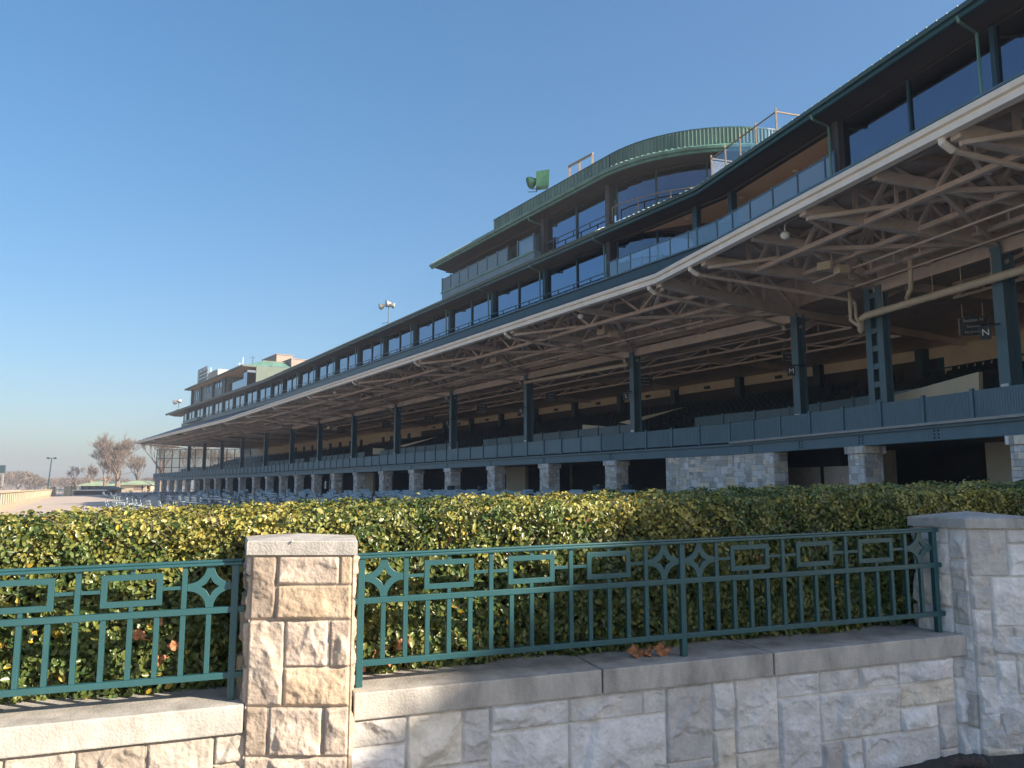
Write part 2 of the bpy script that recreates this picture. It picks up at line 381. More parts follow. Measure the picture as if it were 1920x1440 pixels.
for i in range(5):
    p, q = pl[i], pl[(i + 1) % 5]; mb.quad((p[0], p[1], -1.5), (q[0], q[1], -1.5), (q[0], q[1], pz(max(q[0], -32))), (p[0], p[1], pz(max(p[0], -32))))
mb.poly([(-95, -90, -.385), (-8.2, -90, -.385), (-8.2, .2, -.385), (-95, -18, -.385)])
struct(mb, 'added_bounce_paving', M['bounce_paving'])  # unseen pale paving, added to bounce sunlight onto the shaded wall
mb = MB()
rz_ = lambda x: max(-.45, .085 + .05 * (x - 2.9))
e0, e1_ = WP(-7.6, .2, 0), WP(12, .2, 0)
pl = [(-8, -8, rz_(-8)), (12, -6, rz_(12)), (e1_.x, e1_.y, rz_(e1_.x)), (e0.x, e0.y, rz_(e0.x))]
mb.hexa([(x, y, -1.2) for x, y, z in pl] + pl)
struct(mb, 'road', M['asphalt'])
# dirt race track far left
def G(px, py, h):     # pixel of the photo -> ground point at height h (relative to eye)
    x = (px - 960) / F; yu = (720 - py) / F; fw = math.cos(TH) - yu * math.sin(TH); up = yu * math.cos(TH) + math.sin(TH); k = h / up
    return Vector((x * k, fw * k, EYE + h))
def Gs(px, py):
    h = -1.2
    for _ in range(60): h = .7 * h + .3 * ghp(G(px, py, h))
    return G(px, py, h)
def PZ(px, py, Y):    # pixel at forward distance Y
    x = (px - 960) / F; yu = (720 - py) / F; fw = math.cos(TH) - yu * math.sin(TH); up = yu * math.cos(TH) + math.sin(TH); k = Y / fw
    return Vector((x * k, Y, EYE + up * k))
B0 = G(0, 957, -1.62); B1 = G(103, 928.3, -1.62); bd = (B1 - B0).normalized(); bn = Vector((-bd.y, bd.x, 0))
Q0 = B0 - bd * 40; Q1 = B0 + bd * 300
mb = MB(); q = [Q0 + bn * .6, Q1 + bn * .6, Q1 + bn * 26, Q0 + bn * 26]
mb.poly([(p.x, p.y, B0.z + .03) for p in q]); mb.poly([(p.x, p.y, -.5) for p in reversed(q)])
for i in range(4): mb.quad((q[i].x, q[i].y, -.5), (q[(i + 1) % 4].x, q[(i + 1) % 4].y, -.5), (q[(i + 1) % 4].x, q[(i + 1) % 4].y, B0.z + .03), (q[i].x, q[i].y, B0.z + .03))
struct(mb, 'race_track', M['dirt'])
mb = MB(); q = [Q0 + bn * 26, Q1 + bn * 26, Q1 + bn * 900 + bd * 900, Q0 + bn * 900]
mb.poly([(p.x, p.y, B0.z - .04) for p in q]); struct(mb, 'infield', M['grass'])

mb = MB(); mb.hexa([WP(-12, .3, -1.4), WP(6, .3, -1.4), WP(6, 1.9, -1.4), WP(-12, 1.9, -1.4), WP(-12, .3, -1.19), WP(6, .3, -.85), WP(6, 1.9, -.82), WP(-12, 1.9, -.86)])
struct(mb, 'hedge_bed', M['soil'])
# ================================================================== RETAINING WALL + COPING
z0w = -1.95
wall = empty('retaining_wall', tuple(WP(-3.4, .05, z0w)), 'low split-face limestone wall under the railing, between and beside the two piers', 'wall')
wl = wall.location.copy()
def sloped_panel(s0, s1, top, bot, seed, dirv=WD, org=None, slope=.0207, nrm=None):
    W_ = s1 - s0; u = (dirv + Vector((0, 0, slope))); nrm = nrm or -WN
    o = (org or WP(s0, .035, bot + hz(s0)))
    return rock_panel(o, u, (0, 0, 1), nrm, W_, top - bot, seed, res=.0052, cell=.135, amp=.9)
panels = [sloped_panel(-3.4, -.46, -1.052, z0w, 11), sloped_panel(-.02, 3.62, -1.052, z0w, 23)]
D3 = Vector((math.sin(R(93)), math.cos(R(93)), 0)); N3v = Vector((D3.y, -D3.x, 0))   # right hand return of the wall
c0 = Vector((2.712, 4.84, 0))
o3 = Vector((c0.x, c0.y, EYE + z0w + hz(3.6)))
panels.append(rock_panel(o3, D3, (0, 0, 1), N3v, 2.2, 1.02, 31, res=.0052, cell=.115))
o = rock_object('stone_face', panels[:1], m='rock_sun_toned'); o.parent = wall; o.matrix_parent_inverse = Matrix.Translation(-wl); o['label'] = 'stone courses toned warm and darker for the sun'
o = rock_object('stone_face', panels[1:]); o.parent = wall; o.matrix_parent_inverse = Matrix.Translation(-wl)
mb = MB()
def slab(mb, s0, s1, n0, n1, h0, h1, hzf=hz):
    mb.hexa([WP(s0, n0, h0 + hzf(s0)), WP(s1, n0, h0 + hzf(s1)), WP(s1, n1, h0 + hzf(s1)), WP(s0, n1, h0 + hzf(s0)), WP(s0, n0, h1 + hzf(s0)), WP(s1, n0, h1 + hzf(s1)), WP(s1, n1, h1 + hzf(s1)), WP(s0, n1, h1 + hzf(s0))])
slab(mb, -3.4, 3.6, .05, .4, z0w, -1.06)
o = mb.build('core', M['concrete'], wall); o.matrix_parent_inverse = Matrix.Translation(-wl)
for (s0, s1) in ((-3.4, -1.93), (-1.925, -.475), (0.0, 1.23), (1.235, 2.235), (2.24, 3.6)):
    mb = MB(); slab(mb, s0 + .002, s1 - .002, 0, .47, -1.05, -.93)
    o = mb.build('coping', M['coping'], wall); o.matrix_parent_inverse = Matrix.Translation(-wl)
    bv = o.modifiers.new('b', 'BEVEL'); bv.width = .006; bv.segments = 2
mb = MB(); e3 = lambda d_, n_, h: Vector((c0.x + D3.x * d_ - N3v.x * n_, c0.y + D3.y * d_ - N3v.y * n_, EYE + h))
mb.hexa([e3(.36, 0, -.97), e3(2.2, 0, -.97), e3(2.2, .45, -.97), e3(.36, .45, -.97), e3(.36, 0, -.86), e3(2.2, 0, -.86), e3(2.2, .45, -.86), e3(.36, .45, -.86)])
o = mb.build('coping', M['coping'], wall); o.matrix_parent_inverse = Matrix.Translation(-wl)

# ------------------------------------------------------------------ piers
def pier(name, foot, z0, z1, captop, peak, label, seeds, over=.025, stones=None):
    cx = sum(p[0] for p in foot) / len(foot); cy = sum(p[1] for p in foot) / len(foot)
    root = empty(name, (cx, cy, EYE + z0), label, 'stone pier', 'stone piers of the front wall'); inv = Matrix.Translation((-cx, -cy, -(EYE + z0)))
    pans = []
    for i in range(len(foot)):
        a = Vector((foot[i][0], foot[i][1], EYE + z0)); b = Vector((foot[(i + 1) % len(foot)][0], foot[(i + 1) % len(foot)][1], EYE + z0))
        u = b - a; W_ = u.length; u.normalize(); n = Vector((u.y, -u.x, 0))
        if n.dot(Vector((cx, cy, 0)) - Vector((a.x, a.y, 0))) > 0: n = -n
        st = stones if (i == 0 and stones) else None
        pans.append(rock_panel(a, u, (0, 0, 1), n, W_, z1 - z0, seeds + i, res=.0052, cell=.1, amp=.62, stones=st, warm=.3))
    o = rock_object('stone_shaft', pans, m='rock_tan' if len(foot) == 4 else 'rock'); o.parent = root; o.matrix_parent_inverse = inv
    mb = MB(); k = len(foot)
    def sc(f_, d): return [(cx + (p[0] - cx) * (1 + d / math.hypot(p[0] - cx, p[1] - cy)), cy + (p[1] - cy) * (1 + d / math.hypot(p[0] - cx, p[1] - cy))) for p in f_]
    rg_ = sc(foot, over)
    i0 = len(mb.v)
    for zz, rr in ((z1, rg_), (captop - .004, rg_), (captop, sc(foot, over - .006))):
        for p in rr: mb.v.append((p[0], p[1], EYE + zz))
    mb.v.append((cx, cy, EYE + peak)); ap = len(mb.v) - 1
    for lev in range(2):
        for j in range(k):
            a = i0 + lev * k + j; b = i0 + lev * k + (j + 1) % k; mb.f.append((a, b, b + k, a + k)); mb.c.append(None)
    for j in range(k): mb.f.append((i0 + 2 * k + j, i0 + 2 * k + (j + 1) % k, ap)); mb.c.append(None)
    mb.f.append(tuple(i0 + j for j in reversed(range(k)))); mb.c.append(None)
    o = mb.build('cap', M['coping'], root); o.matrix_parent_inverse = inv
    return root
lf = [(-1.172, 3.66), (-.712, 3.66), (-.815, 4.1), (-1.335, 4.1)]
H_ = 1.65
def S_(x0, y0, x1, y1): return (x0, y0, x1, y1)
hh_ = 1.95 - .30
st = []
ys = [0, .25, .53, .71, .875, 1.14, 1.30, 1.47, 1.65]
# coursed blocks read off the photo (bottom to top)
st = [S_(0, 0, .2, .3), S_(.2, 0, .46, .3), S_(0, .3, .3, .45), S_(.3, .3, .46, .45), S_(0, .45, .46, .79 - .2), S_(0, .59, .46, .79),
      S_(0, .79, .105, 1.0), S_(.105, .79, .345, 1.0), S_(.345, .79, .46, 1.0),
      S_(0, 1.0, .165, 1.37), S_(.165, 1.0, .46, 1.165), S_(.165, 1.165, .36, 1.37), S_(.36, 1.165, .46, 1.37),
      S_(0, 1.37, .12, 1.65), S_(.12, 1.37, .46, 1.52), S_(.12, 1.52, .40, 1.65), S_(.40, 1.52, .46, 1.65)]
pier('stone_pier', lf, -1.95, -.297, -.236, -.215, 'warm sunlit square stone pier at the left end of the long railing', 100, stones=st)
# right pier, hexagonal, one corner towards us
C0 = Vector((2.706, 4.83)); side = .345
def dirv(a): return Vector((math.sin(R(a)), math.cos(R(a))))
p1 = C0 + dirv(-28.5) * side; p5 = C0 + dirv(91.5) * side; p2 = p1 + dirv(31.5) * side; p4 = p5 + dirv(31.5) * side; p3 = p2 + dirv(91.5) * side
hexf = [tuple(C0), tuple(p5), tuple(p4), tuple(p3), tuple(p2), tuple(p1)]
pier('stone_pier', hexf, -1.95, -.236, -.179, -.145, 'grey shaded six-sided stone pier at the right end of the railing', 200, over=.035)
# a snail shell on the left cap
mb = MB(); sp = PZ(548, 1015, 3.635); mb.ball(sp, .007, 10, 6, (.8, .6, 1)); tag(mb.build('snail_shell', M['pipe'], smooth=True), 'tiny pale yellow snail shell on the front edge of the left pier cap', 'shell')

# ------------------------------------------------------------------ iron railing
def railing(org, az, slope, units, posts, label, UL=.1077, flip=False):
    d = Vector((math.sin(R(az)), math.cos(R(az)), 0)); nrm = Vector((-d.y, d.x, 0))
    root = empty('iron_railing', tuple(org), label, 'railing', 'teal iron railings on the front wall')
    def fr(u, v, w_=0): return d * u + nrm * w_ + Vector((0, 0, v + slope * u))
    def b3(mb, u0, u1, v0, v1, w0, w1):
        mb.hexa([fr(u0, v0, w0), fr(u1, v0, w0), fr(u1, v0, w1), fr(u0, v0, w1), fr(u0, v1, w0), fr(u1, v1, w0), fr(u1, v1, w1), fr(u0, v1, w1)])
    def bd_(o, wd=.0025):
        m_ = o.modifiers.new('b', 'BEVEL'); m_.width = wd; m_.segments = 2; return o
    Lt = units * UL; sg = 1
    mb = MB(); b3(mb, -.03, Lt + .03, .592, .606, -.024, .024); b3(mb, -.03, Lt + .03, .606, .618, -.017, .017); bd_(mb.build('top_rail', M['railpaint'], root), .004)
    mb = MB(); b3(mb, -.045, Lt + .045, .38, .408, -.015, .015); bd_(mb.build('middle_rail', M['railpaint'], root))
    mb = MB(); b3(mb, -.05, Lt + .05, .093, .121, -.015, .015); bd_(mb.build('bottom_rail', M['railpaint'], root))
    for k in posts:
        mb = MB(); b3(mb, k * UL - .0155, k * UL + .0155, 0, .592, -.0165, .0165)
        bd_(mb.build('post', M['railpaint'], root))
    for k in range(1, units):
        if k in posts: continue
        mb = MB(); b3(mb, k * UL - .011, k * UL + .011, .121, .38, -.011, .011); bd_(mb.build('baluster', M['railpaint'], root), .0015)
        q = k % 16
        if q in (2, 6, 10, 14):
            mb = MB(); b3(mb, k * UL - .011, k * UL + .011, .408, .592, -.010, .010); bd_(mb.build('frieze_bar', M['railpaint'], root), .0015)
    cy_ = .5
    for k in range(units + 1):
        q = k % 16
        if q in (4, 8, 12):
            mb = MB(); cu = k * UL; w2, h2, t = .125, .07, .026
            mb.ring([(cu - w2, cy_ - h2), (cu + w2, cy_ - h2), (cu + w2, cy_ + h2), (cu - w2, cy_ + h2)],
                    [(cu - w2 + t, cy_ - h2 + t), (cu + w2 - t, cy_ - h2 + t), (cu + w2 - t, cy_ + h2 - t), (cu - w2 + t, cy_ + h2 - t)], lambda u, v, w_: fr(u, v, w_ - .007), .014)
            b3(mb, cu - .009, cu + .009, cy_ + h2, .592, -.005, .005); b3(mb, cu - .009, cu + .009, .408, cy_ - h2, -.005, .005)
            for sgn in (-1, 1):
                x0 = cu + sgn * w2; x1 = cu + sgn * (2 * UL - .011); b3(mb, min(x0, x1), max(x0, x1), cy_ - .008, cy_ + .008, -.004, .004)
            bd_(mb.build('rectangle_ornament', M['railpaint'], root), .0015)
        if q in (1, 15):
            cu = k * UL; a = UL - .011; hv = .092; outer = []; inner = []; n = 9
            for qd, (sx, sy) in enumerate(((1, 1), (-1, 1), (-1, -1), (1, -1))):
                for j in range(n):
                    tt = j / n
                    tt2 = tt if qd % 2 == 0 else 1 - tt
                    if qd % 2 == 0: an = math.pi + (1 - tt) * math.pi / 2
                    else: an = math.pi + tt * math.pi / 2
                    # arcs centred on the corner of the square: from the top/side point to the next
                    outer.append((sx, sy, an)); inner.append((sx, sy, tt))
            # simple explicit construction
            outer = []; inner = []
            tips = [(1, 0), (0, 1), (-1, 0), (0, -1)]
            for qd in range(4):
                p_, q_ = tips[qd], tips[(qd + 1) % 4]; cxn, cyn = p_[0] + q_[0], p_[1] + q_[1]
                hw = .17
                a0 = math.atan2(p_[1] - cyn, p_[0] - cxn); a1 = math.atan2(q_[1] - cyn, q_[0] - cxn)
                da = (a1 - a0 + math.pi) % (2 * math.pi) - math.pi
                for j in range(n + 1):
                    an = a0 + da * j / n; rr = 1 - hw
                    ox, oy = cxn + rr * math.cos(an), cyn + rr * math.sin(an)
                    outer.append((cu + ox * a, cy_ + oy * hv))
                    tt = j / n; bx = p_[0] * (1 - tt) + q_[0] * tt; by = p_[1] * (1 - tt) + q_[1] * tt
                    cc = 1 - .22 * math.sin(math.pi * tt)
                    inner.append((cu + bx * .40 * a * cc, cy_ + by * .46 * hv * cc))
            mb = MB(); mb.ring(outer, inner, lambda u, v, w_: fr(u, v, w_ - .007), .014)
            bd_(mb.build('star_ornament', M['railpaint'], root), .0015)
    return root
def setbk(s_, n_=.12): return WP(s_, n_, -.93 + hz(s_))
railing(setbk(.035), 72.5, .0207, 32, (0, 16, 32), 'long teal railing with star and rectangle ornaments between the two stone piers')
railing(setbk(-.535 - 16 * .1077, .14), 73.5, .0215, 16, (0, 16), 'teal railing with star and rectangle ornaments left of the sunlit pier')
railing(e3(.42, .14, -.86), 93, .0, 16, (0, 16), 'teal railing just showing at the right edge past the six-sided pier')

# fallen leaves on the coping
def dead_leaf(p, sz, label, rot):
    mb = MB(); n = 12; rg = random.Random(int(p.x * 1000)); ctr = Vector((0, 0, sz * .25)); pts = []
    for j in range(n):
        t = 2 * math.pi * j / n; r_ = sz * (.6 + .35 * abs(math.sin(t * 2.5)) + rg.uniform(-.05, .08))
        pts.append(Vector((r_ * math.cos(t), r_ * .75 * math.sin(t), sz * .22 + sz * .38 * math.sin(t * 3 + 1) * rg.uniform(.4, 1))))
    for j in range(n): mb.poly([ctr, pts[j], pts[(j + 1) % n]])
    mb.bar(pts[0], pts[0] + Vector((sz * .8, 0, -.01)), .002)
    o = mb.build('fallen_leaf', M['deadleaf'], smooth=True); o.location = p; o.rotation_euler = rot
    s_ = o.modifiers.new('s', 'SOLIDIFY'); s_.thickness = .0012
    tag(o, label, 'fallen leaf', 'dry leaves caught on the wall top')
G2 = 'dry leaves caught on the wall top'
dead_leaf(setbk(1.52, .21) + Vector((0, 0, .02)), .06, 'curled dry brown leaf leftmost of three beside the middle railing post', (R(55), .2, .3))
dead_leaf(setbk(1.58, .20) + Vector((0, 0, .025)), .055, 'curled dry brown leaf middle one of three beside the middle railing post', (R(70), 0, 1.2))
dead_leaf(setbk(1.655, .18) + Vector((0, 0, .03)), .055, 'upright dry brown leaf leaning on the middle railing post', (R(80), .3, .2))
rl = random.Random(3)
wheres = ['low in the hedge just right of the sunlit pier', ]
for k in range(7):
    dead_leaf(setbk(.03 + .045 * k, .30 + rl.uniform(-.02, .02)) + Vector((0, 0, .09 + rl.uniform(-.03, .07))), .04, 'orange brown dry leaf caught low in the hedge just right of the sunlit pier', (R(rl.uniform(60, 110)), rl.uniform(-.6, .6), rl.uniform(0, 3)))
for k, (s_, h_) in enumerate(((-.95, .28), (-.88, .33), (-.80, .22), (-.86, .16))):
    dead_leaf(setbk(s_, .31) + Vector((0, 0, h_)), .04, 'orange brown dry leaf caught in the hedge behind the left railing', (R(rl.uniform(60, 110)), rl.uniform(-.6, .6), rl.uniform(0, 3)))

# ================================================================== HEDGE
hedge = empty('clipped_hedge', tuple(WP(1.5, 1, -.93)), 'long clipped evergreen hedge with yellowing tips behind the railing', 'hedge')
hl = hedge.location.copy()
S0, S1, NF, NB = -3.0, 6.2, .36, 1.65
def htop(s_): return -.125 + .031 * s_ - .0012 * s_ * s_
def bumpy(a, b):
    return .03 * np.sin(a * 5.1 + b * 3) + .022 * np.sin(a * 11.3 - b * 7.7 + 1) + .015 * np.sin(a * 23 + b * 17 + 2)
mb = MB()
for k in range(46):
    s0 = S0 + (S1 - S0) * k / 46; s1 = S0 + (S1 - S0) * (k + 1) / 46
    mb.hexa([WP(s0, NF + .16, -.9 + hz(s0)), WP(s1, NF + .16, -.9 + hz(s1)), WP(s1, NB - .1, -.9), WP(s0, NB - .1, -.9),
             WP(s0, NF + .16, htop(s0) - .16), WP(s1, NF + .16, htop(s1) - .16), WP(s1, NB - .1, htop(s1) - .16), WP(s0, NB - .1, htop(s0) - .16)])
o = mb.build('inner_growth', M['twig'], hedge); o.matrix_parent_inverse = Matrix.Translation(-hl)
def leaves(n, face):
    s_ = rng.uniform(S0, S1, n); dep = rng.random(n) ** 1.6 * .15
    if face == 'front':
        hgt = rng.random(n); zt = -.125 + .031 * s_ - .0012 * s_ * s_; zb = -.935 + .0207 * s_
        h = zb + (zt - zb) * hgt; nn = NF + dep + bumpy(s_, h * 1.3) + .05 * np.clip(hgt - .85, 0, 1) / .15 * rng.random(n)
        nn += np.where(hgt < .12, .04 * rng.random(n), 0)
        out_n = np.stack([np.full(n, -WN.x), np.full(n, -WN.y), np.full(n, .35)], 1); par = hgt
    else:
        nn = rng.uniform(NF, NB, n); zt = -.125 + .031 * s_ - .0012 * s_ * s_
        h = zt - dep * .8 + bumpy(s_ * 1.1, nn * 2) * .8 + .012; rare = rng.random(n) < .004; h = np.where(rare, h + rng.random(n) * .06, h)
        edge = np.clip((NF + .10 - nn) / .10, 0, 1); h -= edge * .07
        out_n = np.stack([np.full(n, -.2), np.full(n, -.2), np.full(n, 1.0)], 1); par = np.ones(n)
    pos = np.stack([W0.x + WD.x * s_ + WN.x * nn, W0.y + WD.y * s_ + WN.y * nn, EYE + h], 1)
    return pos, out_n, par, dep
A_ = leaves(88000, 'front'); B_ = leaves(80000, 'top')
pos = np.concatenate([A_[0], B_[0]]); on = np.concatenate([A_[1], B_[1]]); par = np.concatenate([A_[2], B_[2]]); dep = np.concatenate([A_[3], B_[3]])
n = len(pos)
nr = on / np.linalg.norm(on, axis=1)[:, None] + rng.normal(0, .55, (n, 3)); nr /= np.linalg.norm(nr, axis=1)[:, None]
up = rng.normal(0, .8, (n, 3)) + np.array((0, 0, .7)); tx = up - nr * (up * nr).sum(1)[:, None]; tx /= np.linalg.norm(tx, axis=1)[:, None]; ty = np.cross(nr, tx)
big = np.where(par > .72, .78, 1.0)
ln = rng.uniform(.011, .020, n) * np.where(rng.random(n) < .06, 1.4, 1.0) * big; wd = ln * rng.uniform(.6, .8, n)
NV = 8; lv = np.empty((n, NV, 3)); fold = rng.uniform(.1, .5, n)
def put(k, a, b, c): lv[:, k] = pos + tx * (ln * a)[:, None] + ty * (wd * b)[:, None] + nr * (ln * c)[:, None]
put(0, -1, 0, 0); put(1, -.55, -.72, fold * .8); put(2, .15, -.88, fold); put(3, .72, -.5, fold * .4); put(4, 1, 0, -fold * .5); put(5, .72, .5, fold * .4); put(6, .15, .88, fold); put(7, -.55, .72, fold * .8)
tri = np.array([[0, 1, 2], [0, 2, 4], [2, 3, 4], [0, 4, 6], [4, 5, 6], [0, 6, 7]])
faces = (np.arange(n)[:, None, None] * NV + tri[None]).reshape(-1, 3)
me = bpy.data.meshes.new('foliage'); me.vertices.add(n * NV); me.vertices.foreach_set('co', lv.reshape(-1))
me.loops.add(faces.size); me.loops.foreach_set('vertex_index', faces.ravel().astype(np.int32)); me.polygons.add(len(faces))
me.polygons.foreach_set('loop_start', np.arange(0, faces.size, 3, dtype=np.int32)); me.polygons.foreach_set('loop_total', np.full(len(faces), 3, np.int32))
me.polygons.foreach_set('use_smooth', np.ones(len(faces), bool))
me.update(calc_edges=True)
cl = sum(a_ * np.sin(pos[:, 0] * f1 + pos[:, 1] * f2 + pos[:, 2] * f3 + ph) for a_, f1, f2, f3, ph in ((.5, 2.3, 1.7, 3, 0), (.4, 7.1, -5.3, 9, 1), (.35, 17, 13, -19, 2), (.3, 31, -27, 35, 4), (.25, 47, 39, 55, 5)))
pat = .5 + .45 * cl
yel = np.clip(.08 + .16 * cl + .78 * np.clip((par - .4) / .6, 0, 1) * pat + rng.normal(0, .12, n), 0, 1)
cg = np.array((.105, .155, .040)); cy = np.array((.46, .40, .10)); cd = np.array((.045, .085, .025))
col = cg[None] * (1 - yel)[:, None] + cy[None] * yel[:, None]
dk = rng.random(n)[:, None]; col = np.where(dk < .16, cd[None], col); col = np.where((dk > .982), np.array((.50, .34, .04))[None], col)
col = np.where((dk > .9985), np.array((.30, .10, .04))[None], col) * rng.uniform(.75, 1.25, n)[:, None]
at = me.attributes.new('tint', 'FLOAT_COLOR', 'POINT'); c4 = np.concatenate([np.repeat(col, NV, 0), np.ones((n * NV, 1))], 1); at.data.foreach_set('color', c4.ravel())
me.materials.append(M['leaf']); o = bpy.data.objects.new('foliage', me); COL.objects.link(o); o.parent = hedge; o.matrix_parent_inverse = Matrix.Translation(-hl)
mb = MB()
for k in range(420):
    s_ = random.uniform(S0, S1); h0 = random.uniform(-.85, -.2); p = WP(s_, NF + .1, h0 + .02 * s_)
    mb.tube([p, p + WN * -.06 + Vector((random.uniform(-.06, .06), 0, .06)), p + WN * -.10 + Vector((random.uniform(-.12, .12), 0, .14))], [.003, .0022, .001], 4)
for k in range(60):
    s_ = random.uniform(S0, S1); nn = random.uniform(NF + .05, NB - .1); p = WP(s_, nn, htop(s_) - .04)
    mb.tube([p, p + Vector((random.uniform(-.03, .03), 0, .07))], [.003, .001], 4)
o = tag(mb.build('twigs', M['bark2'], hedge), kind='stuff'); o.matrix_parent_inverse = Matrix.Translation(-hl)

# ================================================================== GRANDSTAND
gs = empty('grandstand', (0, 0, 0), 'long racecourse grandstand with cream gutter, stone columns and teal steel tiers', 'grandstand')
def part(mb, name, m, parent=None, **k): return mb.build(name, M[m], parent or gs, **k)
GH = 9.64; ROOFH = 13.1
# --- canopy roof: deck, top sheets
mb = MB(); prof_sweep(mb, [(24.3, GH + .06), (32.6, ROOFH)]); o = part(mb, 'canopy_roof', 'roofslate')
s_ = o.modifiers.new('s', 'SOLIDIFY'); s_.thickness = .06
mb = MB(); # corrugated deck underside: ribs running up the slope
prof_sweep(mb, [(24.4, GH - .02), (27.9, 11.25), (35.4, 11.25), (35.5, 9.66)])
deck = part(mb, 'roof_deck', 'deck')
mb = MB()
for (s, ta, tb, L) in runs(24.5):
    n_ = 0; t = max(ta, 2) if s == 'C' else ta
    lim = {'C': tb, 'B': 70, 'A': 0}[s]
    while t < lim:
        mb.bar(P(s, t, L, GH - .07), P(s, t, L + 3.3, 11.16), .10, .07); t += .3
part(mb, 'deck_rib', 'deck')
# --- gutter (two tone profile) and trim under it
mb = MB(); prof_sweep(mb, [(24.5, GH + .08), (24.12, GH + .08), (24.06, GH + .03), (24.10, GH - .10), (24.22, GH - .12), (24.22, GH - .16), (24.16, GH - .18), (24.18, GH - .34), (24.5, GH - .34)])
part(mb, 'roof_gutter', 'gutter')
# left hip end of the canopy
mb = MB(); LA0 = 24.2 + dA; e = [P('A', T1A - 2.5, LA0, GH + .12), P('A', T1A - 2.5, 57, GH + .12), P('A', T1A - 11, 57, ROOFH), P('A', T1A - 11, LA0 + 8.3, ROOFH)]
mb.poly(e); mb.poly([P('A', T1A, LA0, GH - .3), P('A', T1A, 57.5, GH - .3), P('A', T1A, 57.5, GH + .2), P('A', T1A, LA0, GH + .2)]); part(mb, 'hip_end', 'pgreen')
mb = MB(); mb.poly([P('A', T1A, LA0, GH - .05), P('A', T1A - 30, LA0, GH - .05), P('A', T1A - 30, 57.5, GH - .3), P('A', T1A, 57.5, GH - .3)]); part(mb, 'canopy_soffit', 'taupe')
# --- ceiling behind the front columns
mb = MB(); prof_sweep(mb, [(35.5, 9.65), (50, 9.0)]); part(mb, 'rear_ceiling', 'taupe')
# --- steel columns (front row)
steelB = [27.1 + 13.0 * k for k in range(0, 9)]
def ibeam(mb, s, t, L, h0, h1, w=.42, d=.62):
    sbox(mb, s, t - w / 2, t + w / 2, L - d / 2, L - d / 2 + .04, h0, h1); sbox(mb, s, t - w / 2, t + w / 2, L + d / 2 - .04, L + d / 2, h0, h1); sbox(mb, s, t - .02, t + .02, L - d / 2 + .04, L + d / 2 - .04, h0, h1)
cols = []
cb_t = kink('B', 34, 'A', 34 + dA)
for k, t in enumerate(steelB):
    if t < cb_t[0]: cols.append(('B', t, 34))
ta = kink('B', 34, 'A', 34 + dA)[1]; tt = ta + (steelB[len(cols)] - cb_t[0]) if len(cols) < len(steelB) else ta + 4
while tt < T1A: cols.append(('A', tt, 34 + dA)); tt += 13.0
colsC = [('C', 28.4, 26), ('C', 22.0, 26), ('C', 9.5, 26), ('C', -3, 26)]
for (s, t, L) in cols:
    mb = MB(); ibeam(mb, s, t, L, 2.35, 9.0); c = part(mb, 'steel_column', 'steel_blue')
    mb = MB(); sbox(mb, s, t - .16, t + .16, L - .345, L - .315, 3.6, 3.75); part(mb, 'number_plate', 'white', c)
mb = MB()
for dd in (-.35, .35): ibeam(mb, 'C', 28.4 + dd, 26, 2.35, 8.9, .36, .4)
for k in range(8): sbox(mb, 'C', 28.4 - .2, 28.4 + .2, 25.82, 25.9, 2.8 + k * .8, 3.05 + k * .8)
part(mb, 'steel_column', 'steel_blue')
for (s, t, L) in colsC[1:]:
    mb = MB(); ibeam(mb, s, t, L, 2.35, 9.0, .46, .62); c = part(mb, 'steel_column', 'steel_blue')
    mb = MB(); sbox(mb, s, t - .16, t + .16, L - .345, L - .315, 3.6, 3.75); part(mb, 'number_plate', 'white', c)
# --- canopy trusses
def frame(s, t, Lc):
    g = Lc - (8.9 if s == 'C' else 9.7); mb = MB()
    def X_(L, h): return P(s, t, L, h)
    dk_ = lambda L: min(GH - .3 + (L - g) * .46, 11.0)
    mb.bar(X_(g + .2, GH - .25), X_(Lc, 9.05), .32, .42); mb.bar(X_(Lc, 9.05), X_(Lc + 15.8, 8.95), .3, .4)
    mb.bar(X_(g + .2, GH - .1), X_(g + 3.6, 11.0), .3, .3); mb.bar(X_(g + 3.6, 11.0), X_(Lc + 1.2, 11.0), .3, .3)
    prev = None
    for i, L in enumerate((g + 2.4, g + 4.8, g + 7.2, Lc)):
        mb.bar(X_(L, 9.15), X_(L, dk_(L)), .16, .16)
        if prev is not None: mb.bar(X_(prev, dk_(prev)), X_(L, 9.2), .15, .18)
        prev = L
    mb.bar(X_(Lc + .1, 8.3), X_(Lc + 1.6, 9.0), .14, .14)
    part(mb, 'roof_truss', 'taupe')
frames = [(s, t, L) for (s, t, L) in cols + colsC]
for f in frames: frame(*f)
for (s, t, L) in [('C', 15.7, 26)]: frame(s, t, L)
# longitudinal trusses with diagonals between frames
def longi(s, ts, L, hb, ht, w=.13):
    mb = MB()
    for a, b in zip(ts[:-1], ts[1:]):
        n_ = max(2, round(abs(b - a) / 4.2)); mb.bar(P(s, a, L, hb), P(s, b, L, hb), w * 1.5, w * 1.3); mb.bar(P(s, a, L, ht), P(s, b, L, ht), w * 1.3, w * 1.3)
        for i in range(n_):
            u0 = a + (b - a) * i / n_; u1 = a + (b - a) * (i + 1) / n_; um = (u0 + u1) / 2
            mb.bar(P(s, u0, L, hb), P(s, um, L, ht), w, w); mb.bar(P(s, um, L, ht), P(s, u1, L, hb), w, w)
            mb.bar(P(s, um, L, hb), P(s, um, L, ht), w * .7, w * .7)
    part(mb, 'lengthwise_truss', 'taupe')
tC = [-3, 9.5, 15.7, 22.0, 28.4]; tB = [t for (s, t, L) in cols if s == 'B']; tA = [t for (s, t, L) in cols if s == 'A']
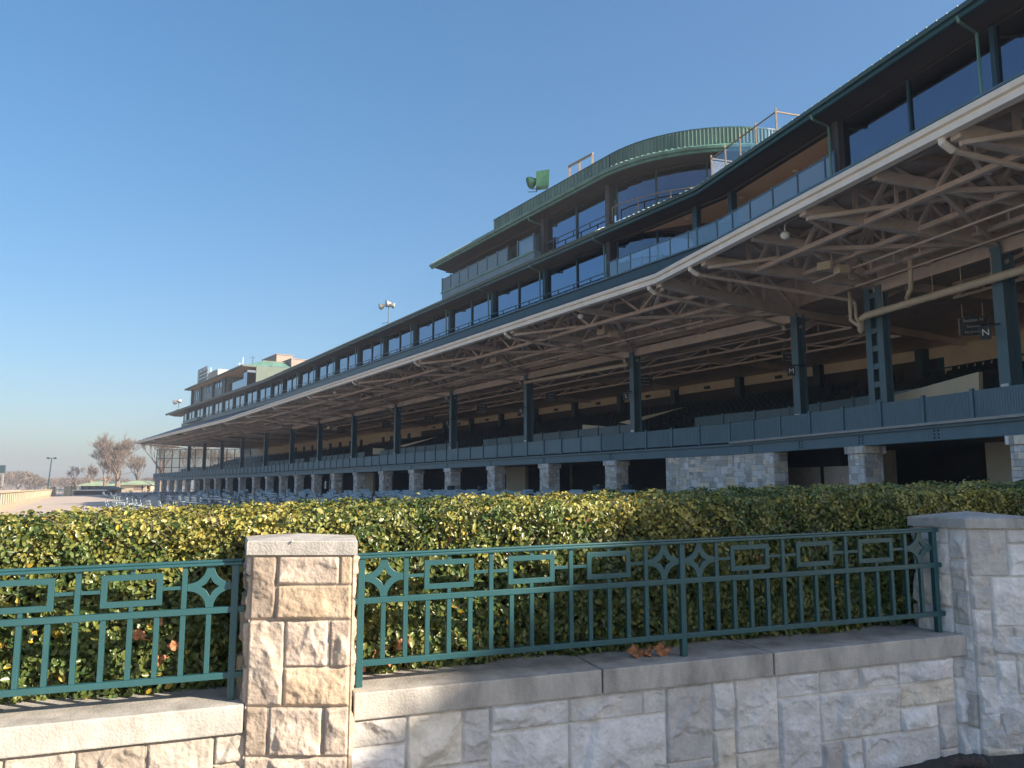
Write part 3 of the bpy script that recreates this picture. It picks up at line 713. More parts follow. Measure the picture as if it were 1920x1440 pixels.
for dL in (-6.9, -4.3, -1.6):
    ht = min(GH + .0 + (9.75 + dL) * .45, 11.2)
    longi('C', tC, 26 + dL * .9, 9.15, ht - .3); longi('B', tB, 34 + dL, 9.15, ht - .3)
    if len(tA) > 1: longi('A', tA, 34 + dA + dL, 9.15, ht - .3)
longi('C', tC, 30.5, 8.75, 9.4, .1); longi('B', tB, 38.5, 8.75, 9.4, .1); longi('C', tC, 35.0, 8.75, 9.3, .1); longi('B', tB, 43.0, 8.75, 9.2, .1)
# horizontal bracing
for s, ts, Lc in (('C', tC, 26), ('B', tB, 34)):
    mb = MB()
    for a, b in zip(ts[:-1], ts[1:]):
        g = Lc - (8.8 if s == 'C' else 9.6); m_ = (a + b) / 2
        mb.bar(P(s, a, Lc - .2, 9.0), P(s, m_, g + 2.8, 9.2), .15, .15); mb.bar(P(s, b, Lc - .2, 9.0), P(s, m_, g + 2.8, 9.2), .15, .15)
        mb.bar(P(s, a, g + .3, 9.1), P(s, m_, g + 5.2, 9.5), .13, .13); mb.bar(P(s, b, g + .3, 9.1), P(s, m_, g + 5.2, 9.5), .13, .13)
        mb.bar(P(s, m_, g + .3, GH - .2), P(s, m_, Lc, 9.15), .2, .3)
        for q in (.25, .75):
            u_ = a + (b - a) * q; mb.bar(P(s, u_, g + .3, GH - .1), P(s, u_, g + 3.5, 11.05), .14, .22); mb.bar(P(s, u_, g + 3.5, 11.05), P(s, u_, g + 9.5, 11.05), .14, .22)
            mb.bar(P(s, u_, g + 3, 9.2), P(s, u_, g + 5.5, 10.9), .11, .11)
    part(mb, 'roof_bracing', 'taupe')
    mb = MB()
    for a, b in zip(ts[:-1], ts[1:]):    # beam linking column heads
        mb.bar(P(s, a, Lc, 8.85), P(s, b, Lc, 8.85), .25, .5)
        for q in range(1, 5): mb.tube([P(s, a + (b - a) * q / 5, Lc - 2.5, 8.8), P(s, a + (b - a) * q / 5, Lc - 2.5, 9.9)], .02, 4)
    part(mb, 'head_beam', 'taupe')
# sprinkler pipes
for (s, t0, t1, L) in (('C', -3, 28, 22.4), ('C', -3, 28, 24.6), ('B', 30, 105, 30.2), ('B', 30, 105, 36.5), ('C', 0, 28, 29)):
    mb = MB(); mb.tube([P(s, t0, L, 8.75), P(s, t1, L, 8.75)], .045, 6); part(mb, 'sprinkler_pipe', 'taupe')
# --- gutter downpipes under the canopy
def dpipe(s, t, Lg, Lc, m='pipe'):
    mb = MB()
    mb.tube([P(s, t, Lg + .12, GH - .1), P(s, t, Lg + .16, GH - .45), P(s, t, Lg + .5, GH - .62)], .11, 10)
    part(mb, 'pipe_elbow', 'gutter')
    mb = MB(); mb.tube([P(s, t, Lg + .5, GH - .62), P(s, t, Lc - .55, 8.45), P(s, t, Lc - .4, 8.2), P(s, t, Lc - .4, 3.9)][:3], .09, 8)
    part(mb, 'canopy_downpipe', 'taupe')
for (s, t, L) in cols: dpipe(s, t + .5, L - (9.8 if s == 'B' else 9.9), L)
dpipe('C', 29.2, 17.0, 26); dpipe('C', 16.0, 17.0, 26)
def X2(px, py, s, L):   # point on facade plane (s,L) seen at photo pixel
    a = AZ[s]; x = (px - 960) / F; yu = (720 - py) / F; fw = math.cos(TH) - yu * math.sin(TH); up_ = yu * math.cos(TH) + math.sin(TH)
    k = L / (x * math.cos(a) - fw * math.sin(a)); return Vector((x * k, fw * k, EYE + up_ * k))
# large cream drain pipe in the near bay
a = X2(1615, 622, 'C', 25.3); b = X2(1613, 600, 'C', 25.3); c = X2(1624, 592, 'C', 25.3); d = X2(1921, 505, 'C', 25.3); dd = (d - c).normalized()
mb = MB(); mb.tube([a, b, c, c + dd * .4, d, d + dd * 6], .16, 12); pp = part(mb, 'drain_pipe', 'pipe', smooth=True)
for k in range(7):
    q = c + dd * (1.0 + 1.35 * k); mb = MB(); mb.tube([q + Vector((0, 0, .16)), q + Vector((0, 0, 1.0))], .012, 5); mb.tube([q - dd * .04, q + dd * .04], .175, 12); part(mb, 'hanger', 'pipe', pp)
mb = MB(); q0 = X2(1594, 572, 'C', 25.2); mb.tube([q0 + Vector((0, 0, .6)), q0, q0 + Vector((0, 0, -.7)), X2(1612, 612, 'C', 25.25), X2(1615, 625, 'C', 25.3)], .09, 8); part(mb, 'rainwater_pipe', 'pipe', smooth=True)
mb = MB(); q0 = X2(1604, 574, 'C', 25.1); mb.tube([q0, q0 + Vector((0, 0, -.55)), X2(1613, 606, 'C', 25.2)], .07, 8); part(mb, 'rainwater_pipe', 'pipe', smooth=True)
mb = MB(); q0 = X2(1706, 480, 'C', 24.6); q1 = X2(1708, 540, 'C', 25); mb.tube([q0, q1, X2(1700, 560, 'C', 25.2)], .1, 8); part(mb, 'rainwater_pipe', 'pipe', smooth=True)
mb = MB(); mb.tube([X2(984, 717, 'B', 33.4), X2(1177, 684, 'B', 33.4)], .13, 10); part(mb, 'drain_pipe', 'pipe', smooth=True)
for k in range(3):
    mb = MB(); mb.tube([X2(995 + k, 705 + 2 * k, 'B', 33.3), X2(1150, 668 + 2 * k, 'B', 33.3)], .025, 6); part(mb, 'conduit', 'pipe')

# --- front parapet (balcony) : panels and posts
def parapet(L, h0, h1, name, skip=lambda s, t: False, t0=-8, t1=209, step=2.2, mp='panel', ms='steel_blue', LC=None, LA=None, cap=True):
    n_ = 0; far = MB(); farp = MB(); rl3 = MB()
    for (s, a, b, Lx) in runs(L, t0, t1, LC, LA):
        k = max(1, round((b - a) / step)); dt = (b - a) / k
        for i in range(k):
            u0 = a + dt * i; u1 = u0 + dt
            if skip(s, (u0 + u1) / 2): continue
            tgt = MB()
            sbox(tgt, s, u0 + .05, u1 - .05, Lx - .012, Lx + .012, h0 + .1, h1 - .04)
            if s == 'C' or u0 < 40:
                nr_ = 20
                for r_ in range(nr_): 
                    uu = u0 + .09 + (dt - .18) * r_ / (nr_ - 1); sbox(tgt, s, uu - .018, uu + .018, Lx - .03, Lx - .0125, h0 + .12, h1 - .06)
            if n_ < 96: tgt.build(name, M[mp], gs); n_ += 1
            else: far.v, off = far.v + tgt.v, len(far.v); far.f += [tuple(q + off for q in f_) for f_ in tgt.f]; far.c += tgt.c
            m3 = MB(); sbox(m3, s, u0 - .06, u0 + .06, Lx - .09, Lx + .04, h0 - .02, h1 + .08)
            if n_ < 96: m3.build(name.replace('panel', 'post'), M[ms], gs)
            else: farp.v, off3 = farp.v + m3.v, len(farp.v); farp.f += [tuple(q + off3 for q in f_) for f_ in m3.f]; farp.c += m3.c
            pass
            rr = rl3 if n_ >= 97 else MB(); sbox(rr, s, u0 + .06, u1 - .06, Lx - .035, Lx + .035, h1 - .04, h1); sbox(rr, s, u0 + .06, u1 - .06, Lx - .03, Lx + .03, h0 + .04, h0 + .1)
            if rr is not rl3: rr.build(name.replace('panel', 'rail'), M[ms], gs)
    if far.v: tag(far.build(name, M[mp], gs), kind='stuff')
    if farp.v: tag(farp.build(name.replace('panel', 'post'), M[ms], gs), kind='stuff')
    if rl3.v: tag(rl3.build(name.replace('panel', 'rail'), M[ms], gs), kind='stuff')
parapet(32, 2.36, 3.38, 'parapet_panel', t0=-11, t1=209, LC=23.8, LA=39.2)
# slab edge / beam under it
mb = MB()
for (s, a, b, L) in runs(32.0, -11, 209, 23.8, 39.2):
    sbox(mb, s, a, b, L + .02, L + .5, 1.74, 2.2)
    sbox(mb, s, a, b, L - .12, L + .35, 2.2, 2.3)
part(mb, 'fascia_beam', 'steel_blue')
mb = MB(); sbox(mb, 'C', -11, kink('B', 32, 'C', 23.8)[1] - .3, 23.5, 24.2, 2.305, 2.40); part(mb, 'slab_edge', 'concrete')
for s, ts in (('B', [40.3 + 7.65 * k for k in range(13)]), ('C', [19.5 + 3.9 * k for k in range(-2, 5)])):
    for t in ts:
        L = 32 if s == 'B' else 23.8
        mb = MB()
        for i in (-1, 1):
            for j in range(3): q = P(s, t + i * .1, L, 1.84 + j * .13); mb.ball(q, .035, 8, 5)
        part(mb, 'bolt_group', 'steel')
# --- stone columns
stB = [40.1 + 7.65 * k for k in range(-0, 14)]
def stone_col(s, t, L, h1, cw=.85, cdp=.85, seed=0):
    mb = MB(); h0 = -1.0; n = -1
    a = AZ[s]; u = Vector((math.sin(a), math.cos(a), 0)); v = Vector((math.cos(a), -math.sin(a), 0)); z = Vector((0, 0, 1))
    H = h1 - .32 - h0
    o1 = P(s, t - cw / 2, L, h0); ashlar(mb, o1, u, z, -v, cw, H, .14, seed)                   # front
    ashlar(mb, P(s, t + cw / 2, L + cdp, h0), -u, z, v, cw, H, .14, seed + 1)
    ashlar(mb, P(s, t - cw / 2, L, h0), v, z, -u, cdp, H, .14, seed + 2); ashlar(mb, P(s, t + cw / 2, L, h0), v, z, u, cdp, H, .14, seed + 3)
    e = .09; H0 = h1 - .32
    ashlar(mb, P(s, t - cw / 2 - e, L - e, H0), u, z, -v, cw + 2 * e, .32, .16, seed + 4); ashlar(mb, P(s, t - cw / 2 - e, L - e, H0), v, z, -u, cdp + 2 * e, .32, .16, seed + 5)
    ashlar(mb, P(s, t + cw / 2 + e, L - e, H0), v, z, u, cdp + 2 * e, .32, .16, seed + 6)
    sbox(mb, s, t - cw / 2 - e, t + cw / 2 + e, L - e, L + cdp + e, h1 - .002, h1, (.8, .8, .8)); sbox(mb, s, t - cw / 2 - e, t + cw / 2 + e, L - e, L + cdp + e, H0 - .002, H0, (.6, .6, .6))
    return part(mb, 'stone_column', 'stonec')
k_ = 0
bk = kink('B', 32.1, 'A', 39.3)
for t in stB:
    if t < bk[0]: stone_col('B', t + .4, 32.15, 1.74, 1.15, .95, 300 + 7 * k_); k_ += 1
for t in [bk[1] + 3.5 + 7.7 * q for q in range(14) if bk[1] + 3.5 + 7.7 * q < 208]:
    stone_col('A', t + .3, 39.3, 1.74, 1.05, .95, 300 + 7 * k_); k_ += 1
for t in (27.75, 20.0, 12.2, 4.5): stone_col('C', t, 23.9, 1.74, .95, .95, 700 + k_); k_ += 1
# thick stone wall between the wings
a = X2(1248, 857, 'B', 32.1); b = X2(1372, 852, 'B', 32.1); tb0, tb1 = toseg('B', a)[0], kink('B', 32.1, 'C', 23.9)[0]
tc0 = toseg('C', X2(1450, 850, 'C', 23.9))[0]; tc1 = kink('B', 32.1, 'C', 23.9)[1]
mb = MB(); z = Vector((0, 0, 1))
for (s, u0, u1, L, sd) in (('B', tb1, tb0, 32.1, 41), ('C', tc0, tc1, 23.9, 52)):
    aa = AZ[s]; u = Vector((math.sin(aa), math.cos(aa), 0)); v = Vector((math.cos(aa), -math.sin(aa), 0))
    lo, hi = min(u0, u1), max(u0, u1)
    ashlar(mb, P(s, lo, L, -1), u, z, -v, hi - lo, 2.74, .17, sd); 
    sbox(mb, s, lo, hi, L + .01, L + .8, -1, 1.73, (.6, .6, .6))
    ashlar(mb, P(s, lo, L, -1), v, z, -u, .8, 2.74, .17, sd + 1)
part(mb, 'stone_wall', 'stonec')
# --- concourse behind the columns
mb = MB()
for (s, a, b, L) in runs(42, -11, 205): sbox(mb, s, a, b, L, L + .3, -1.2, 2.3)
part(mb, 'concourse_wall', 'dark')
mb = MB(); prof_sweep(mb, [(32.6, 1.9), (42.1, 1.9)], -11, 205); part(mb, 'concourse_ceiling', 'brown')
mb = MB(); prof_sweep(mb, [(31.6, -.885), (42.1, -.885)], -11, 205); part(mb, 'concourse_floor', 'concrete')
def crm(px0, px1, L, h0, h1, s='B', m='cream', name='concourse_room_wall', th=.3):
    a = toseg(s, X2(px0, 880, s, L))[0]; b = toseg(s, X2(px1, 880, s, L))[0]; mb = MB(); sbox(mb, s, min(a, b), max(a, b), L, L + th, h0, h1); return part(mb, name, m), min(a, b), max(a, b)
for (a, b, L) in ((935, 985, 37.5), (618, 640, 37), (676, 700, 37), (1850, 1926, 29), (1632, 1672, 30)):
    s = 'C' if a > 1450 else 'B'
    o, t0, t1 = crm(a, b, L, -.88, 1.88, s)
    if a in (935, 618):
        mb = MB(); tm = t1 - .9; sbox(mb, s, tm - .45, tm + .45, L - .03, L - .005, -.88, 1.2); part(mb, 'concourse_door', 'dark', o)
for px in (500, 530, 557, 583, 610, 447, 470):
    a = X2(px, 893, 'B', 41.9); t_ = toseg('B', a)[0]; mb = MB(); sbox(mb, 'B', t_ - .5, t_ + .5, 41.9, 41.98, -.1, 1.1); part(mb, 'concourse_window', 'window')
for px in (520, 545, 590, 630, 735, 1070, 1140):
    a = X2(px, 893, 'B', 38); t_ = toseg('B', a)[0]; mb = MB(); sbox(mb, 'B', t_ - .09, t_ + .09, 38, 38.18, -.9, 1.9); part(mb, 'concourse_post', 'wood')
mb = MB(); t0 = toseg('C', X2(1460, 880, 'C', 27))[0]; t1 = toseg('C', X2(1575, 880, 'C', 27))[0]
sbox(mb, 'C', t1, t0, 27, 27.2, -.9, 1.9); o = part(mb, 'counter_wall', 'dark')
for (q0, q1) in ((1455, 1537), (1545, 1600)):
    t0 = toseg('C', X2(q0, 890, 'C', 26.9))[0]; t1 = toseg('C', X2(q1, 890, 'C', 26.9))[0]; mb = MB(); sbox(mb, 'C', t1, t0, 26.9, 26.96, -.05, 1.05); part(mb, 'roller_shutter', 'deck', o)
mb = MB(); t0 = toseg('C', X2(1850, 870, 'C', 28.8))[0]
mb = MB(); sbox(mb, 'C', 19.1, 20.6, 27.5, 27.56, 1.2, 1.6); o = mb.build('wall_sign', M['black'], gs)
# --- seating deck, rake and seats
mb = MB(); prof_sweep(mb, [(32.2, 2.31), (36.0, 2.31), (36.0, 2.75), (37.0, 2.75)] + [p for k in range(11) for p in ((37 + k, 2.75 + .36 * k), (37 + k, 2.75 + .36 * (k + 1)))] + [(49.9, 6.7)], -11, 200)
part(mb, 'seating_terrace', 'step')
def gap(s, t):
    if s == 'B': return (abs(((t - 40.4) / 26.0) - round((t - 40.4) / 26.0)) * 26.0) < 2.2
    if s == 'C': return 20.5 < t < 27.8
    return False
parapet(36.4, 2.75, 4.45, 'box_panel', skip=gap, t0=-8, t1=200, step=2.5)
SEATS = MB(); seat_items = []
for (s, a, b, L0) in runs(37, -6, 196):
    for r_ in range(11):
        L = L0 + .45 + r_; hb = 2.75 + .36 * r_; t = a + .5
        while t < b - .5:
            ok = not (gap(s, t) and r_ < 6) and (abs((t % 13) - 6.5) > .7)
            if ok: seat_items.append((s, t, L, hb))
            t += .56 if (s == 'C' or t < 110) else .9
def seat_mesh(mb, s, t, L, hb):
    sbox(mb, s, t - .22, t + .22, L - .22, L + .16, hb + .42, hb + .47); 
    p = [P(s, t - .22, L + .16, hb + .42), P(s, t + .22, L + .16, hb + .42), P(s, t + .22, L + .20, hb + .42), P(s, t - .22, L + .20, hb + .42), P(s, t - .20, L + .26, hb + .86), P(s, t + .20, L + .26, hb + .86), P(s, t + .20, L + .30, hb + .86), P(s, t - .20, L + .30, hb + .86)]
    mb.hexa(p); sbox(mb, s, t - .03, t + .03, L, L + .06, hb, hb + .42)
seat_items.sort(key=lambda q: (P(*q) - Vector((0, 0, EYE))).length if (q[0] != 'C' or q[1] > 17) else 999)
for q in seat_items[:90]:
    mb = MB(); seat_mesh(mb, *q); part(mb, 'grandstand_seat', 'seat')
mb = MB()
for q in seat_items[90:]: seat_mesh(mb, *q)
tag(part(mb, 'grandstand_seats', 'seat'), kind='stuff')
# --- rear wall of the seating
mb = MB()
for (s, a, b, L) in runs(50, -11, 200): sbox(mb, s, a, b, L, L + .3, 8.35, ROOFH - .2)
part(mb, 'rear_upper_wall', 'cream')
mb = MB(); r = runs(50.1, -11, 200)
sbox(mb, 'C', r[0][1], r[0][2], r[0][3], r[0][3] + .25, 6.6, 8.35); part(mb, 'rear_lower_wall', 'cream'); mb = MB(); sbox(mb, 'B', 108, r[1][2], 50.1, 50.35, 6.6, 8.35); sbox(mb, 'A', r[2][1], r[2][2], r[2][3], r[2][3] + .25, 6.6, 8.35)
part(mb, 'rear_lower_wall', 'cream')
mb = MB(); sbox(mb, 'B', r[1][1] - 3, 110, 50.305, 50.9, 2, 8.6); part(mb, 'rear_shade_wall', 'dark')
for t in [38 + 7.65 * k for k in range(9)]:
    mb = MB(); sbox(mb, 'B', t - .3, t + .3, 49.5, 50.05, 5.5, 9.0); part(mb, 'rear_column', 'steel')
    if t < 100:
        mb = MB(); sbox(mb, 'B', t + 3.5, t + 4.1, 49.85, 49.98, 8.45, 8.7); part(mb, 'wall_light', 'steel')
for t, s, L in [(112 + 3.4 * k, 'B', 50.1) for k in range(4)] + [(128 + 4.6 * k, 'A', 57.0) for k in range(8)]:
    mb = MB(); sbox(mb, s, t - .5, t + .5, L - .06, L + .01, 6.7, 8.25); part(mb, 'rear_door', 'soffit')
a = X2(1777, 690, 'C', 41.8); t_ = toseg('C', a)[0]
mb = MB(); sbox(mb, 'C', t_ - .8, t_ + .8, 41.75, 41.89, 6.7, 8.45); part(mb, 'rear_door', 'steel')
mb = MB(); a = toseg('C', X2(1730, 700, 'C', 41))[0]
for hh in (7.45, 7.0): sbox(mb, 'C', 10, a, 40.9, 40.97, hh, hh + .08)
for k in range(14): sbox(mb, 'C', 10 + k * 2.3, 10.08 + k * 2.3, 40.9, 40.97, 6.5, 7.5)
part(mb, 'walkway_rail', 'steel')
mb = MB(); sbox(mb, 'C', 10, a, 40.6, 41.0, 5.9, 6.75); part(mb, 'walkway_edge', 'steel')
t_ = toseg('C', X2(1727, 680, 'C', 41))[0]; mb = MB(); sbox(mb, 'C', t_ - .3, t_ + .3, 40.8, 41.4, 5.5, 9.0); part(mb, 'rear_column', 'steel')
# --- cream stair walls by the gangways
def wedge(s, L, pts, name='stair_wall', m='cream'):
    q = [X2(x, y, s, L) for x, y in pts]; v = Vector((math.cos(AZ[s]), -math.sin(AZ[s]), 0)) * .2; mb = MB()
    mb.poly(q); mb.poly([p + v for p in reversed(q)])
    for i in range(len(q)): mb.quad(q[i], q[(i + 1) % len(q)], q[(i + 1) % len(q)] + v, q[i] + v)
    part(mb, name, m)
wedge('C', 27.0, [(1637, 790), (1637, 752), (1835, 697), (1837, 770)])
wedge('B', 38.2, [(1160, 792), (1280, 764), (1200, 782), (1180, 796)])
wedge('B', 36.8, [(1092, 820), (1092, 796), (1138, 800), (1138, 822)])
wedge('B', 37.5, [(748, 836), (818, 819), (790, 828), (756, 838)]); wedge('B', 36.8, [(699, 852), (699, 840), (719, 841), (719, 852)])
wedge('B', 37.0, [(602, 862), (634, 854), (620, 860)])
# end windscreen at the far left
a = P('A', 208, 39.6, 0); b = P('A', 191, 57, 0); a.z = b.z = EYE
mb = MB(); nC = 12
for k in range(nC + 1):
    p = a.lerp(b, k / nC); mb.bar(p + Vector((0, 0, 2.3)), p + Vector((0, 0, 9.2)), .16)
for hh in (2.6, 4.9, 7.1, 9.2): mb.bar(a + Vector((0, 0, hh)), b + Vector((0, 0, hh)), .14)
fr_ = part(mb, 'windscreen_frame', 'steel')
mb = MB(); mb.quad(a + Vector((0, 0, 2.3)), b + Vector((0, 0, 2.3)), b + Vector((0, 0, 9.2)), a + Vector((0, 0, 9.2))); part(mb, 'windscreen_glass', 'clear', fr_)

# --- first glazed tier
SIL, GT, EV = 13.42, 15.92, 16.3
ARC_C = (39.9, 39.2)     # (L, t) in B of the round corner
def arc_pts(Rr, n=14, a1=92): return [('B', ARC_C[1] - Rr * math.sin(R(a1) * k / n), ARC_C[0] - Rr * math.cos(R(a1) * k / n)) for k in range(n + 1)]
# sill band, dark fascia below glass
mb = MB()
prof = [(31.6, ROOFH - .3), (31.6, SIL - .02), (33, SIL - .02)]
prof_sweep(mb, prof, -11, 179); part(mb, 'tier_base', 'steel')
mb = MB(); prof_sweep(mb, [(31.5, SIL - .02), (31.5, SIL + .08), (32.1, SIL + .08)], -11, 179); part(mb, 'window_sill', 'steel_blue')
# floor and roof of the tier
mb = MB(); prof_sweep(mb, [(32, SIL - .1), (50, SIL - .1)], -11, 179); part(mb, 'tier_floor', 'deck')
# eave: soffit, gutter, roof
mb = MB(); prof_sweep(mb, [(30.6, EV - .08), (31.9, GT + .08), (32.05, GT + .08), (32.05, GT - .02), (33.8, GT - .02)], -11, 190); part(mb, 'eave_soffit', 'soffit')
mb = MB(); prof_sweep(mb, [(31, EV + .10), (30.55, EV + .1), (30.45, EV + .03), (30.5, EV - .12), (30.62, EV - .14), (30.62, EV - .3), (30.75, EV - .3)], -11, 190); part(mb, 'eave_gutter', 'roofgreen')
mb = MB(); prof_sweep(mb, [(30.6, EV + .12), (33.2, EV + .95), (50, EV + .95)], -11, 190); o = part(mb, 'tier_roof', 'roofgreen')
mb = MB()
for (s, t0, t1, L) in runs(30.6, 5, 186):
    t = t0
    while t < min(t1, 60 if s != 'A' else 0): mb.bar(P(s, t, L + .05, EV + .17), P(s, t, L + 2.5, EV + .96), .05, .06); t += .45
part(mb, 'roof_seam', 'copper')
mb = MB(); e = [P('A', 190, 37.4, EV), P('A', 190, 57, EV), P('A', 188, 57, EV + .9), P('A', 188, 40, EV + .9)]; mb.poly(e); part(mb, 'roof_end', 'roofgreen')
# ceiling of the tier (beige on the terrace)
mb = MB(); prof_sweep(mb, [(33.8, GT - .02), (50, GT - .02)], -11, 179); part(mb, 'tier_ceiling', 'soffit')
mb = MB(); pts = []
tK = kink('B', 32.3, 'C', 24.1)
cor = P('B', tK[0], 32.3, GT - .045)
po = [P('B', 39, 32.3, GT - .045), cor, P('C', 27.4, 24.1, GT - .045), P('C', 27.4, 36, GT - .045), P('B', 30, 47, GT - .045), P('B', 39, 47, GT - .045)]
mb.poly(po); part(mb, 'terrace_ceiling', 'beige')
mb = MB(); mb.quad(P('C', 27.38, 23.9, SIL), P('C', 27.38, 36, SIL), P('C', 27.38, 36, GT - .06), P('C', 27.38, 23.9, GT - .06)); part(mb, 'terrace_side_wall', 'beige')
mb = MB(); mb.quad(P('C', 27.4, 35.9, SIL), P('B', 30, 46.9, SIL), P('B', 30, 46.9, GT), P('C', 27.4, 35.9, GT)); part(mb, 'terrace_back_wall', 'beige')
for px, py in ((1390, 371), (1492, 321), (1290, 410)):
    a = X2(px, py, 'C', 27.2); k = (GT - .06) / (a.z - EYE); q = Vector((a.x * k, a.y * k, EYE + GT - .06)); mb = MB(); mb.tube([q, q + Vector((0, 0, -.03))], .16, 12); part(mb, 'recessed_downlight', 'gutter')
# glazing of tier one: panes as parts
npane = 0
def glazing(s, t0, t1, L, h0, h1, step, matn, colstep=2, rail=True, pipe=True, colm='steel', thick=.14):
    global npane
    k = max(1, round((t1 - t0) / step)); dt = (t1 - t0) / k
    for i in range(k):
        u0 = t0 + i * dt; u1 = u0 + dt
        e1, e2, e3_ = (random.uniform(-.012, .012) for _ in range(3))
        mb = MB(); mb.quad(P(s, u0, L + e1, h0), P(s, u1, L + e2, h0), P(s, u1, L + e3_, h1), P(s, u0, L + e1 + e3_ - e2, h1)); part(mb, 'window_pane', matn)
    for i in range(k + 1):
        u = t0 + i * dt; mb = MB(); pm = MB()
        if i % colstep == 0:
            wc = .09 if s == 'C' else .15; sbox(mb, s, u - wc, u + wc, L - (.15 if s == 'C' else .28), L + .1, h0, h1)
            if pipe and (i // colstep) % 1 == 0: pm.tube([P(s, u + .1, L - 1.5, EV - .2), P(s, u + .1, L - 1.45, EV - .38), P(s, u + .32, L - .42, h1 - .12), P(s, u + .32, L - .4, h0 + .02)], .06, 6)
        else: sbox(mb, s, u - .05, u + .05, L - .1, L + .03, h0, h1)
        part(mb, 'window_mullion' if i % colstep else 'window_column', colm)
        if pm.v: part(pm, 'eave_downpipe', 'copper')
    if rail:
        mb = MB(); sbox(mb, s, t0, t1, L - .36, L - .31, h0 + .48, h0 + .54)
        u = t0
        while u < t1: sbox(mb, s, u - .04, u + .04, L - .36, L - .31, h0 + .06, h0 + .48); u += dt / 2
        part(mb, 'guard_rail', 'steel')
bk = kink('B', 32, 'A', 38.9)
glazing('B', 39.8, 39.8 + 7.62 * math.floor((bk[0] - 39.8) / 7.62), 32, SIL, GT, 3.81, 'window')
tE = 39.8 + 7.62 * math.floor((bk[0] - 39.8) / 7.62)
glazing('B', tE, bk[0], 32, SIL, GT, 3.81, 'window', pipe=False)
glazing('A', bk[1], 178.5, 38.9, SIL, GT, 3.5, 'window', pipe=False)
glazing('C', -11, 27.4, 23.8, SIL, GT, 3.85, 'window_dark', rail=False)
mb = MB(); sbox(mb, 'C', 27.3, 27.75, 23.5, 24.0, SIL - .2, GT); part(mb, 'end_post', 'soffit')
# small projecting box at the far left
mb = MB(); sbox(mb, 'A', 163, 173, 37.9, 38.9, SIL - .25, SIL + .35); part(mb, 'window_bay_sill', 'panel')
# curved glass on terrace, and the storey above
def arc_glass(Rr, h0, h1, matn, name='curved_window_pane', n=12, mull=3):
    ps = arc_pts(Rr, n)
    for i in range(n):
        a, b = ps[i], ps[i + 1]; mb = MB(); mb.quad(P('B', a[1], a[2], h0), P('B', b[1], b[2], h0), P('B', b[1], b[2], h1), P('B', a[1], a[2], h1)); part(mb, name, matn)
    mb = MB()
    for i in range(0, n + 1, mull):
        p = ps[i]; c = P('B', p[1], p[2], 0); m4 = MB(); m4.bar(Vector((c.x, c.y, EYE + h0)), Vector((c.x, c.y, EYE + h1)), .12); part(m4, 'curved_mullion', 'steel')
    a, b = ps[-1], ('B', ps[-1][1], ps[-1][2] + 8)
    mb.quad(P('B', a[1], a[2], h0), P('B', b[1], b[2], h0), P('B', b[1], b[2], h1), P('B', a[1], a[2], h1))
    part(mb, 'curved_window_pane', matn)
arc_glass(7.9, SIL, GT, 'window_dark')
mb = MB(); sbox(mb, 'B', 39.55, 39.95, 31.6, 32.05, SIL, GT); part(mb, 'terrace_column', 'soffit')
mb = MB()
for (px, s, L) in ((1306, 'B', 31.9), (1374, 'C', 23.9)):
    t_ = toseg(s, X2(px, 420, s, L))[0]; mb = MB(); sbox(mb, s, t_ - .17, t_ + .17, L - .15, L + .2, SIL, GT); part(mb, 'terrace_column', 'steel')
# glass balustrade of the terrace
def balustrade(ptlist, h0, h1, name='glass_balustrade_panel', mg='balglass', post=.07, rise=.12):
    for i in range(len(ptlist) - 1):
        a, b = ptlist[i], ptlist[i + 1]; d_ = (b - a).normalized() * .03
        mb = MB(); mb.quad(a + d_ + Vector((0, 0, h0 + .05)), b - d_ + Vector((0, 0, h0 + .05)), b - d_ + Vector((0, 0, h1 - .03)), a + d_ + Vector((0, 0, h1 - .03))); part(mb, name, mg)
    mb = MB()
    for i, a in enumerate(ptlist):
        mb.bar(a + Vector((0, 0, h0 - .1)), a + Vector((0, 0, h1 + rise)), post)
        if i: mb.bar(ptlist[i - 1] + Vector((0, 0, h1)), a + Vector((0, 0, h1)), .06)
    part(mb, 'balustrade_frame', 'steel_blue')
bl = [P('B', t, 31.6, 0) for t in (39.9, 38.8, 37.5, 35.7, 33.9, 32.4, 31.7)]
kk = kink('B', 31.6, 'C', 23.4)
bl += [P('B', max(kk[0], 30.0), 31.6, 0)] + [P('C', t, 23.4, 0) for t in (35.4, 33.8, 31.9, 30.0, 28.1, 27.5) if t < kk[1] - .3]
balustrade(bl, SIL, 14.5)

# --- second storey (press boxes) with the round corner
FL, R2, FT = 17.28, 20.1, 21.6
mb = MB(); sbox(mb, 'B', 47.6, 62.7, 31.0, 33.4, EV + .2, FL); part(mb, 'balcony_fascia', 'panel')
mb = MB(); sbox(mb, 'B', 47.5, 62.8, 30.93, 31.02, FL - .1, FL + .08); part(mb, 'balcony_edge', 'copper')
ts = np.linspace(51.4, 62.7, 8)
mb = MB()
for a, b in zip(ts[:-1], ts[1:]):
    m2 = MB(); sbox(m2, 'B', a + .06, b - .06, 31.04, 31.07, FL + .1, 18.5); part(m2, 'balcony_panel', 'panel')
for a in list(ts) + [47.7, 49.9]: sbox(mb, 'B', a - .06, a + .06, 30.98, 31.1, FL, 18.62)
sbox(mb, 'B', 51.4, 62.7, 31.0, 31.1, 18.46, 18.52); part(mb, 'balcony_post_row', 'steel_blue')
mb = MB(); sbox(mb, 'B', 62.68, 62.76, 31.05, 33.2, FL, 18.5); part(mb, 'balcony_end_panel', 'panel')
balustrade([P('B', 49.9, 31.05, 0), P('B', 47.7, 31.05, 0), P('B', 47.7, 32.6, 0)], FL, 18.5)
